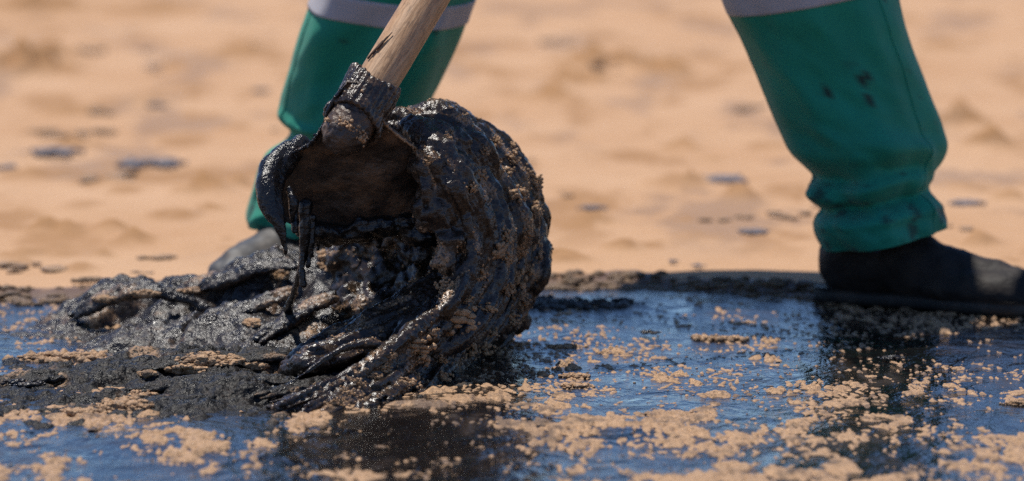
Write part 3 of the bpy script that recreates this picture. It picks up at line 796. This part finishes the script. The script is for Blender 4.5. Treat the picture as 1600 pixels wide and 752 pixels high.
# the thick skin of tar hanging off the left corner, and its drips
YB = -.555
g = Geo()
def T_(pts, rad, s=30, geo=None): (geo or g).tube([P(*p) for p in pts], [r * .00064 for r in rad], 12, s)
T_([(450, 232, -.50), (425, 262, -.52), (417, 296, -.54), (424, 330, -.55), (438, 352, -.555), (443, 382, -.555)], [14, 20, 18, 15, 9, 5])
T_([(470, 226, -.49), (440, 256, -.51), (428, 290, -.53), (432, 322, -.545), (440, 345, -.55)], [16, 22, 16, 12, 8])
T_([(443, 372, -.555), (446, 388, -.555), (446, 397, -.555)], [5, 4, 2.5], 12)
T_([(434, 352, -.555), (440, 366, -.556), (442, 372, -.556)], [7, 6, 4], 12)
fm = fuse(g, .0016, 2); cc = co(fm); setco(fm, cc + nor(fm) * (.0012 * fbm(cc[:, 0] * 60, cc[:, 1] * 60, cc[:, 2] * 60, 3) + .0004 * pn(cc[:, 0] * 400, cc[:, 1] * 400, cc[:, 2] * 400))[:, None])
add('tar_skin', fm, M['drip'], hoe)
def drip(name, *tubes):
    g = Geo()
    for pts, rad in tubes: g.tube([P(*p) for p in pts], [r * .00064 for r in rad], 10, 24)
    fm = fuse(g, .0012, 1); cc = co(fm); setco(fm, cc + nor(fm) * (.0010 * fbm(cc[:, 0] * 110, cc[:, 1] * 110, cc[:, 2] * 110, 3))[:, None])
    return add(name, fm, M['drip'], hoe)
drip('tar_drip', ([(452, 295, -.535), (458, 312, -.54), (458, 330, -.54), (455, 348, -.54)], [5, 9, 7, 2]))
drip('tar_drip', ([(462, 330, -.535), (461, 350, -.54), (463, 362, -.54)], [3, 4, 4]), ([(456, 345, -.538), (460, 362, -.54)], [2.5, 4]))
drip('tar_drip', ([(478, 320, -.50), (476, 370, -.50), (472, 410, -.49), (463, 445, -.45), (454, 472, -.40), (448, 490, -.36)], [12, 9, 6, 5, 6, 9]),
     ([(484, 340, -.50), (480, 390, -.495), (474, 415, -.49)], [8, 5, 3]), ([(474, 420, -.486), (470, 432, -.48)], [3, 4]))
drip('tar_drip', ([(488, 340, -.50), (487, 380, -.50), (484, 400, -.50), (481, 416, -.50)], [7, 5, 3.5, 4.5]), ([(484, 385, -.50), (490, 402, -.50)], [3, 2]))
drip('tar_drip', ([(474, 390, -.50), (472, 420, -.50), (474, 445, -.50)], [3, 5, 6]))

# residue clinging under the lower edge of the blade
g = Geo()
for k2 in range(46):
    t = RNG.uniform(0, 1); x = 478 + 190 * t
    g.ball(P(x, 352 + 8 * math.sin(x * .05) + RNG.uniform(-9, 14), -.452 + RNG.uniform(-.008, .05)), np.array([1.6, 1, .8]) * RNG.uniform(.006, .014), 2, .4, k2 * 1.3)
for k2 in range(7):
    x = (496, 508, 530, 556, 590, 622, 640)[k2]; ln = (26, 12, 18, 8, 22, 12, 30)[k2]
    g.tube([P(x, 356, -.44), P(x + 2, 360 + ln * .5, -.44), P(x + 1, 364 + ln, -.44)], [.007, .004, .002], 10, 14)
fm = fuse(g, .0018, 2); cc = co(fm); setco(fm, cc + nor(fm) * (.0022 * fbm(cc[:, 0] * 80, cc[:, 1] * 80, cc[:, 2] * 80, 3))[:, None])
add('sludge_residue', fm, M['drip'], hoe)

# ------------------------------------------------------------------ the worker
def leg_surface(rows, n=72, m=150, depth=.088, seed=0.0, twist=1.0):
    a = np.array([[(*P(r[0], r[1], r[4]),), (*P(r[2], r[3], r[4]),)] for r in rows])      # rows x 2 x 3
    d = np.array([r[5] if len(r) > 5 else depth for r in rows])
    full = np.column_stack([a[:, 0], a[:, 1], d])
    # resample linearly in row index with Catmull-Rom
    q = cat(full, m); l, r, dd = q[:, :3], q[:, 3:6], q[:, 6]
    th = np.linspace(0, 2 * np.pi, n, endpoint=False)
    cen, hx = (l + r) / 2, (r - l) / 2
    pts = cen[:, None] + np.cos(th)[None, :, None] * hx[:, None] + np.sin(th)[None, :, None] * np.array([0, 1.0, 0]) * dd[:, None, None]
    nrm = np.cos(th)[None, :, None] * (hx / np.linalg.norm(hx, axis=1)[:, None])[:, None] + np.sin(th)[None, :, None] * np.array([0, 1.0, 0])
    # folds: long soft drapes above, short slanting creases near the cuff
    z = pts[..., 2]; ct, st = np.cos(th)[None], np.sin(th)[None]
    lowf = ss(.26, .10, z)
    slant = z * 26 + ct * 1.1 * twist + st * .6
    cre = 1 - np.abs(pn(slant * .8 + seed, ct * 1.0 + seed, st * 1.0)) * 2.2
    drape = fbm(z * 5 + seed, ct * 1.7, st * 1.7 + seed, 2)
    fold = .014 * cre * lowf * (.30 + .70 * np.abs(st)) + .0085 * drape * (.35 + .65 * np.abs(st)) + .0030 * fbm(z * 34 + ct * 2 * twist, ct * 2.4 + seed, st * 2.4, 2)
    fold = fold +   .010 * (1 - 2.4 * np.abs(pn(z * 7 + ct * .9 * twist + seed, ct * .8, st * 1.2 + seed))) * np.abs(st) * ss(.45, .3, z)
    fold = fold * (1 - .8 * np.abs(np.cos(th)[None]) ** 5)      # the outline keeps its measured shape
    return pts, nrm, fold

def ring_mesh(pts):
    m, n = pts.shape[:2]; v = pts.reshape(-1, 3)
    i, j = np.meshgrid(np.arange(m - 1), np.arange(n), indexing='ij'); jn = (j + 1) % n
    f = np.column_stack([(i * n + j).ravel(), ((i + 1) * n + j).ravel(), ((i + 1) * n + jn).ravel(), (i * n + jn).ravel()])
    return v, f

right_rows = [(945, -780, 1165, -780, .34, .12), (1000, -520, 1225, -520, .17, .115), (1060, -280, 1330, -280, .0, .11), (1100, -110, 1382, -110, -.02, .10), (1130, 0, 1405, -4, -.02), (1156, 55, 1420, 58, -.01),
    (1180, 110, 1440, 112, .0), (1202, 165, 1460, 165, .005), (1220, 205, 1474, 203, .01), (1238, 238, 1478, 232, .015), (1258, 260, 1468, 256, .02), (1270, 276, 1458, 266, .022), (1266, 291, 1455, 275, .022),
    (1267, 307, 1454, 285, .022), (1278, 319, 1455, 295, .022, .084), (1284, 328, 1459, 306, .02, .083), (1277, 337, 1465, 317, .02, .085), (1273, 349, 1472, 329, .02, .087), (1276, 367, 1477, 341, .02, .088), (1286, 388, 1477, 351, .02, .088)]
left_rows = [(815, -780, 985, -780, .34, .12), (700, -520, 925, -520, .2, .115), (590, -280, 850, -280, .05, .11), (525, -110, 785, -110, .06, .10), (486, 0, 741, 0, .07), (466, 55, 724, 50, .08), (452, 108, 703, 100, .10),
    (440, 150, 680, 145, .115), (437, 172, 668, 168, .12), (443, 190, 655, 186, .125), (452, 206, 648, 204, .13), (444, 220, 640, 222, .135), (425, 232, 630, 240, .14), (412, 248, 620, 258, .142), (400, 276, 603, 290, .145), (393, 305, 590, 320, .15),
    (387, 328, 575, 345, .15), (386, 340, 570, 356, .15), (390, 350, 566, 364, .15)]

body_root = None
pl, nl, fl_ = leg_surface(left_rows, seed=2.3, twist=-1); pr, nr, fr_ = leg_surface(right_rows, seed=9.1)
def finish(p, n, f): return p + n * f[..., None]
def crease(pts, segs):
    """soft folds laid where the cloth hangs: px segment, height (m), half width (px)"""
    rel = pts - np.array([0, CAM_Y, CAM_H]); cp, sp = math.cos(PITCH), math.sin(PITCH)
    dp = rel[..., 1] * cp - rel[..., 2] * sp; x = 800 + FPX * rel[..., 0] / dp; y = 376 - FPX * (rel[..., 1] * sp + rel[..., 2] * cp) / dp
    front = ss(.02, -.03, pts[..., 1] - pts.mean(1)[:, None, 1]); out = np.zeros(x.shape)
    for ax_, ay_, bx, by, h, wd in segs:
        L2 = (bx - ax_) ** 2 + (by - ay_) ** 2; t = np.clip(((x - ax_) * (bx - ax_) + (y - ay_) * (by - ay_)) / L2, 0, 1)
        t2 = t * (1 - t) * 4; d = np.hypot(x - ax_ - t * (bx - ax_), y - ay_ - t * (by - ay_) - 8 * t2)
        out += h * np.exp(-(d / wd) ** 2) * (.35 + .65 * t2)
    return out * front
fr_ = fr_ + crease(pr, [(1240, 232, 1400, 250, .009, 15), (1310, 218, 1470, 228, .008, 14), (1250, 268, 1380, 285, -.008, 12), (1275, 300, 1450, 268, .010, 12), (1290, 330, 1460, 292, -.010, 9), (1285, 352, 1475, 318, .008, 11),
    (1330, 250, 1460, 262, -.007, 12), (1345, 20, 1420, 190, .008, 20), (1215, 40, 1290, 210, .008, 18), (1280, 60, 1350, 200, -.007, 18), (1400, 120, 1462, 225, -.006, 13), (1265, 292, 1330, 318, .007, 9)])
fl_ = fl_ + crease(pl, [(436, 176, 500, 208, .010, 8), (452, 205, 520, 226, -.010, 9), (505, 20, 458, 150, .008, 14), (545, 50, 500, 190, -.007, 14), (590, 60, 560, 200, .008, 16), (690, 40, 640, 140, .007, 16), (420, 240, 470, 300, .007, 10), (400, 280, 450, 335, -.006, 9)])
L_s, R_s = finish(pl, nl, fl_), finish(pr, nr, fr_)
for S_ in (L_s, R_s):
    for it in range(1): S_[1:-1] = .5 * S_[1:-1] + .25 * (S_[:-2] + S_[2:])
# close the hem inwards
def hem(S_, inset=.012, up=.012):
    last = S_[-1]; cen = last.mean(0); ins = cen + (last - cen) * .93
    return np.concatenate([S_, [ins + (0, 0, .001)], [ins + (0, 0, up)]])
g = Geo()
vl, fq = ring_mesh(hem(L_s)); tri = lambda f: np.vstack([f[:, [0, 1, 2]], f[:, [0, 2, 3]]])
g.put(vl, tri(fq)); vr, fq2 = ring_mesh(hem(R_s)); g.put(vr, tri(fq2))
hipc = np.array([.127, .36, .93])
g.tube([hipc + (0, .01, -.10), hipc + (0, 0, -.02), hipc + (0, -.01, .08), hipc + (0, -.02, .16)], [.15, .172, .165, .15], 32, 20, flat=(1, .72))
tm_ = g.mesh('trousers')
cc = co(tm_); spot = np.zeros(len(cc))
for px, py, r in ((1350, 124, 12), (1294, 146, 11), (1358, 158, 10)):
    q = P(px, py, -.095)
    dd = np.hypot((cc[:, 0] - q[0]), (cc[:, 2] - q[2]) / 1.3) / (r * .0007); spot = np.maximum(spot, (cc[:, 1] < .02) * ss(1.0, .55, dd))
spn = fbm(cc[:, 0] * 55, cc[:, 1] * 55, cc[:, 2] * 42, 3)
spot = np.maximum(spot, .75 * ss(.58, .9, spn + .35 * ss(.22, .10, cc[:, 2])) * (cc[:, 2] < .5))
attr(tm_, 'spot', spot)
# the person: skin body (head, neck, forearms, hands) in one piece, clothes as children
g = Geo()
sh = np.array([.12, .37, 1.40]); hd = np.array([.09, .31, 1.63])
Hn = [E + ax * .86, E + ax * 1.08]
el = [np.array([-.16, .20, 1.13]), np.array([.45, .26, 1.13])]
shp = [sh + (-.19, 0, 0), sh + (.19, .01, 0)]
g.tube([hipc, hipc + (0, -.02, .2), sh + (0, 0, -.06)], [.12, .11, .12], 20, 20, flat=(1, .7))
g.tube([sh + (0, 0, -.02), sh + (0, -.02, .10), hd + (0, 0, -.04)], [.06, .052, .055], 16, 12)
g.tube([hd + (0, 0, -.06), hd + (0, -.005, .02), hd + (0, .005, .07)], [.066, .080, .072], 20, 14)
g.ball(hd + (0, -.085, -.005), (.013, .02, .018), 2); g.tube([hd + (-.02, -.075, -.05), hd + (.02, -.075, -.05)], .009, 8)
for s in (-1, 1): g.ball(hd + (s * .082, .01, 0), (.012, .022, .032), 2)
for k2 in (0, 1):
    g.tube([shp[k2], el[k2]], [.05, .042], 14, 8)
    wr = Hn[k2] + (el[k2] - Hn[k2]) / np.linalg.norm(el[k2] - Hn[k2]) * .075
    g.tube([el[k2], (el[k2] + wr) / 2, wr], [.042, .040, .028], 14, 10)
    side = (el[k2] - Hn[k2]); side -= ax * side.dot(ax); side /= np.linalg.norm(side); o2 = np.cross(ax, side)
    g.tube([wr, Hn[k2] + side * .04 - ax * .03], [.028, .02], 12, 6); g.tube([wr, Hn[k2] + side * .04 + ax * .03], [.028, .02], 12, 6)
    for fi in range(4):
        base = Hn[k2] + ax * (-.033 + .022 * fi); rr = .033
        ln = (3.6, 4.1, 3.9, 3.2)[fi]
        g.tube([base + rr * (side * math.cos(t) + o2 * math.sin(t)) for t in np.linspace(.0, ln, 7)], np.linspace(.0105, .008, 7), 10, 20)
    g.tube([wr + ax * .02, Hn[k2] + ax * .05 - o2 * .03 + side * .03, Hn[k2] + ax * .055 - o2 * .034 - side * .01], [.014, .012, .009], 10, 14)
for S_, foot_pt in ((L_s, P(470, 430, .15)), (R_s, P(1385, 440, .03))):
    g.tube([S_[10].mean(0), S_[60].mean(0), S_[-20].mean(0), foot_pt], [.075, .055, .045, .035], 14, 20)
pb = fuse(g, .006, 2)
person = add('person', pb, M['skin'], label='worker in green trousers and black boots standing astride behind the hoe', category='person')
trousers = add('trousers', tm_, M['green'], person)
for S_, N_, t in ((L_s, nl, 208), (L_s, nl, 300), (R_s, nr, 318), (R_s, nr, 182)):
    j = int(t / 5) % 72; g = Geo(); g.tube((S_[4:, j] + N_[4:, j] * .0002), .0011, 6); add('seam', g.mesh('seam'), M['green'], trousers)
# reflective tape bands that follow the trouser legs
def band(S_, N_, rows_px, name):
    """rows_px(theta)->(lower, upper) row indices along the leg surface"""
    m, n = S_.shape[:2]; th = np.linspace(0, 2 * np.pi, n, endpoint=False); out = []
    for t in np.linspace(0, 1, 9):
        lo, up = rows_px(th); q = lo + (up - lo) * t; i = np.clip(q.astype(int), 0, m - 2); f = (q - i)[:, None]; j = np.arange(n)
        out.append(S_[i, j] * (1 - f) + S_[i + 1, j] * f + N_[i, j] * .0022)
    out = [out[0] - N_[0] * .003] + out + [out[-1] - N_[0] * .003]
    v, f = ring_mesh(np.array(out)[::-1]); return add(name, mesh_np(name, v, f), M['stripe'], trousers)
def row_at(S_, th, pyfun):
    """row index where the leg surface passes the height seen at pixel row pyfun(theta)"""
    m, n = S_.shape[:2]; res = np.empty(n)
    rel = S_ - np.array([0, CAM_Y, CAM_H]); cp, sp = math.cos(PITCH), math.sin(PITCH)
    dp = rel[..., 1] * cp - rel[..., 2] * sp; up = rel[..., 1] * sp + rel[..., 2] * cp; py = 376 - FPX * up / dp
    for j in range(n): res[j] = np.interp(pyfun(th[j]), py[:, j], np.arange(m))
    return res
band(L_s, nl, lambda th: (row_at(L_s, th, lambda t: 20 - 24 * math.sin(t) + 14 * math.cos(t)), row_at(L_s, th, lambda t: -17 - 24 * math.sin(t) + 14 * math.cos(t))), 'reflective_stripe')
band(R_s, nr, lambda th: (row_at(R_s, th, lambda t: -3 - 14 * math.sin(t) - 26 * math.cos(t)), row_at(R_s, th, lambda t: -47 - 14 * math.sin(t) - 26 * math.cos(t))), 'reflective_stripe')
# jacket
g = Geo()
g.tube([hipc + (0, 0, .02), hipc + (0, -.03, .2), sh + (0, 0, -.10), sh + (0, 0, .0)], [.185, .18, .19, .13], 28, 24, flat=(1, .68))
for k2 in (0, 1):
    g.tube([sh + (0, 0, -.03), shp[k2]], [.09, .07], 16, 8); wr = Hn[k2] + (el[k2] - Hn[k2]) / np.linalg.norm(el[k2] - Hn[k2]) * .12
    g.tube([shp[k2], el[k2], wr], [.07, .06, .044], 16, 20)
jm = fuse(g, .007, 3); cc = co(jm); setco(jm, cc + nor(jm) * (.006 * fbm(cc[:, 0] * 14, cc[:, 1] * 14, cc[:, 2] * 14, 3))[:, None])
add('jacket', jm, M['green'], person)
g = Geo(); g.ball(hd + (0, .004, .055), (.093, .10, .07), 3); g.tube([hd + (-.03, -.09, .055), hd + (.03, -.09, .055)], [.05, .05], 16, 6, flat=(2, .12))
add('cap', fuse(g, .005, 2), M['green'], person)

def boot(heel, toe, height, upper, name='boot', lift=1.0):
    d = np.array(toe) - np.array(heel); Lb = np.linalg.norm(d[:2]); d = d / np.linalg.norm(d); s = np.array([-d[1], d[0], 0]); z0 = heel[2]
    Q = lambda a, b, h: np.array(heel) * (1, 1, 0) + d * a * Lb + s * b + (0, 0, z0 + h * lift)
    g = Geo()
    g.tube([Q(.16, 0, .050), Q(.32, 0, .052), Q(.46, .0, .036), Q(.66, .004, .026), Q(.88, .0, .022)], [.040, .042, .039, .032, .024], 20, 30)
    g.tube([Q(.56, 0, .026), Q(.76, 0, .021), Q(.89, 0, .019)], [.047, .046, .034], 20, 16, flat=(2, .58))
    g.tube([Q(.24, 0, .05), Q(.235, 0, .11), Q(.235, 0, height)], [.047, .052, .060], 24, 20)
    g.ball(Q(.15, 0, .045), (.040, .040, .045), 3)
    bmh = fuse(g, .0035, 4); cc = co(bmh)
    setco(bmh, cc + nor(bmh) * (.0022 * fbm(cc[:, 0] * 30, cc[:, 1] * 30, cc[:, 2] * 45, 3))[:, None])
    o = add(name, bmh, upper, person)
    # sole with heel block
    ks = np.linspace(0, 1, 30); hw = np.interp(ks, [0, .03, .1, .2, .4, .55, .72, .86, .95, 1], [.006, .026, .038, .041, .036, .041, .050, .044, .026, .006])
    rows_ = []
    for hgt, k3 in ((0.0, .93), (.005, .97), (.011, .98), (.016, .94)):
        up = np.array([Q(a, b * k3, hgt + (.006 if .22 < a < .36 and hgt == 0 else 0)) for a, b in zip(ks, hw)]); dn_ = np.array([Q(a, -b * k3, hgt) for a, b in zip(ks, hw)])
        rows_.append(np.vstack([up, dn_[::-1]]))
    v, f = ring_mesh(np.array(rows_)); n2 = 60; half = 30
    capf = [[base + i, base + i + 1, base + n2 - 2 - i, base + n2 - 1 - i] for base in (0, 3 * n2) for i in range(half - 1)]
    add('sole', mesh_np('sole', v, np.vstack([f, capf]), False), M['rubber'], o)
    # elastic side gusset
    for sd_ in (-1, 1):
        g = Geo()
        g.tube([Q(.30, sd_ * .035, .068), Q(.29, sd_ * .038, .09), Q(.28, sd_ * .045, height - .01)], [.010, .020, .022], 14, 14)
        em = g.mesh('elastic_panel'); add('elastic_panel', em, M['elastic'], o)
    return o
hr = G(1283, 466, .004); boot((hr[0] - .004, hr[1] + .02, .002), (hr[0] + .262, hr[1] - .135, .002), .135, M['leather'])
hl = P(475, 345, .17); boot((hl[0] + .05, .22, .012), (hl[0] - .084, .0, .012), .075, M['dusty'], 'boot', 1.3)

# ------------------------------------------------------------------ separate clumps on the pool and the shore
def place(name, px, py, wpx, hpx, depth, label, cat_, material=None, n=14, group=None, z=0.0, squash=.5):
    p = G(px, py, z); s = (p[1] - CAM_Y) / FPX
    a = wpx * s / 2; me = clump_mesh(name, a, a * depth, hpx * s * squash * 1.5, n)
    o = add(name, me, material or M['clump'], label=label, category=cat_); o.location = p
    if group: o['group'] = group
    return o
SCG = 'sand clumps lying on the oil'
place('sand_clump', 90, 562, 150, 26, .55, 'long glistening sand clump in the blue channel left of the dark mounds', 'sand clump', n=30, group=SCG)
place('sand_clump', 900, 605, 58, 18, 1.1, 'square flat sand clump on the oil right of the sludge load', 'sand clump', group=SCG)
place('sand_clump', 900, 588, 50, 12, .9, 'thin sand clump just behind the square flat one right of the load', 'sand clump', group=SCG)
place('sand_clump', 880, 543, 62, 10, .6, 'low sand streak on blue oil nearest the right foot of the load', 'sand clump', group=SCG)
place('sand_clump', 1120, 530, 95, 13, .5, 'flat sand patch alone on clear blue oil left of the boot reflection', 'sand clump', n=22, group=SCG)
place('sand_clump', 945, 552, 30, 8, .7, 'small sand crumb between the low streak and the flat patch', 'sand clump', group=SCG)
place('sand_clump', 1590, 632, 48, 20, .9, 'sand clump at the right border of the photo', 'sand clump', group=SCG)
place('sand_clump', 575, 612, 34, 18, .9, 'rounded sand clump in front of the drawn out foot of the load', 'sand clump', group=SCG)
place('sand_clump', 650, 620, 60, 16, .8, 'wide broken sand clump before the dark reflection of the load', 'sand clump', n=20, group=SCG)
place('sand_clump', 1470, 492, 60, 10, .6, 'sand crust against the sole of the right boot', 'sand clump', n=18, group=SCG)
# dark lumps
SLG = 'small sludge lumps'
for px, py, w_, h_, lb in ((900, 480, 150, 44, 'widest knobbly black lump heap behind the right foot of the load'), (972, 476, 60, 26, 'lower black lump at the right end of the knobbly heap'), (858, 474, 60, 34, 'black lump wedged between the load and the knobbly heap'),
                           (1015, 520, 34, 9, 'lone black lump on blue oil before the knobbly heap'), (1395, 560, 40, 9, 'black lump floating in the reflection of the right leg'), (35, 600, 70, 14, 'smooth dark lump at the left border beside the crumbly bank')):
    place('sludge_lump', px, py, w_, h_, .8 if w_ < 100 else .5, lb, 'oil lump', M['sludge_wet'], 16 if w_ < 100 else 36, SLG, .003)
g = Geo(); k2 = 0
while k2 < 34:
    px, py = RNG.uniform(-40, 1640), 440 - 430 * RNG.uniform() ** 1.7
    p = G(px, py, .012); d_ = p[1] - shore(p[0])
    if d_ < .05: continue
    r = RNG.uniform(.003, .010) * (1 + .10 * p[1]); hz = float(sand_h(np.array([p[0]]), np.array([p[1]]))[0][0])
    for q in range(RNG.integers(1, 9)):
        g.ball((p[0] + RNG.normal() * r * 2.4, p[1] + RNG.normal() * r * 3, hz + r * .2), np.array([1.7, 1.9, .32]) * r * RNG.uniform(.4, 1), 2, .6, k2 * 1.9 + q)
    k2 += 1
me = g.mesh('sand_crumbs')
add('sand_crumbs', me, M['crumb'], kind='stuff', label='damp brown crumbs of sand strewn over the trodden beach', category='sand')
g = Geo()
for k2 in range(900):
    x = RNG.uniform(-.62, .66); y = float(shore(x)) + RNG.normal() * .035
    p = np.array([x, y]); hz, dd_, _ = sand_h(p[:1], p[1:])
    if abs(dd_[0]) > .05: continue
    r = RNG.uniform(.0018, .007) * (.6 + .6 * RNG.uniform())
    g.ball((x, y, max(0.0, float(hz[0])) + r * .1), np.array([1.6, 1.4, .7]) * r, 2, .6, k2 * 1.1)
add('shore_crumbs', g.mesh('shore_crumbs'), M['damp'], kind='stuff', label='dark oil-soaked crumbs of sand along the ragged far edge of the pool', category='sand')
WSG = 'dark wet sand lumps by the pool edge'
for px, py, w_, h_, lb in ((1195, 446, 50, 20, 'dark wet sand lump on the pool edge left of the right boot'), (1110, 447, 70, 9, 'flat dark wet sand ridge along the pool edge'), (1535, 432, 80, 44, 'dark wet sand lump above the toe of the right boot'),
                           (1590, 436, 70, 46, 'dark wet sand lump at the right border above the boot toe'), (1505, 418, 40, 30, 'small dark sand lump behind the instep of the right boot'), (140, 438, 60, 7, 'thin black smear of oil on sand above the grey heap')):
    place('wet_sand_lump', px, py, w_, h_, .55, lb, 'wet sand lump', M['damp'], 16, WSG, .012)
TPG = 'oil spots on the far sand'
for px, py, w_, h_, lb in ((85, 238, 80, 16, 'largest blue black oil spot on the sand at the upper left'), (10, 262, 40, 14, 'oil spot cut off by the left border'), (235, 256, 100, 14, 'long oil spot left of the green trouser cuff'), (245, 165, 36, 14, 'single oil spot above the long one at the upper left'),
                           (408, 142, 26, 14, 'oil spot just left of the green knee'), (1175, 362, 50, 9, 'oil spot on sand left of the rolled right cuff'), (925, 325, 44, 8, 'oil spot to the right of the load at half its height'), (1090, 415, 24, 7, 'small oil spot above the pool edge between the legs'),
                           (1052, 408, 18, 7, 'tiny oil spot left of the small one above the pool edge'), (1130, 282, 90, 5, 'thin shiny oil trickle between the two legs'), (1510, 318, 60, 6, 'thin oil streak right of the rolled right cuff'), (240, 104, 30, 8, 'faint oil spot near the top left')):
    place('oil_spot', px, py, w_, h_, 1.2, lb, 'oil spot', M['spot'], 14, TPG, .010, .35)
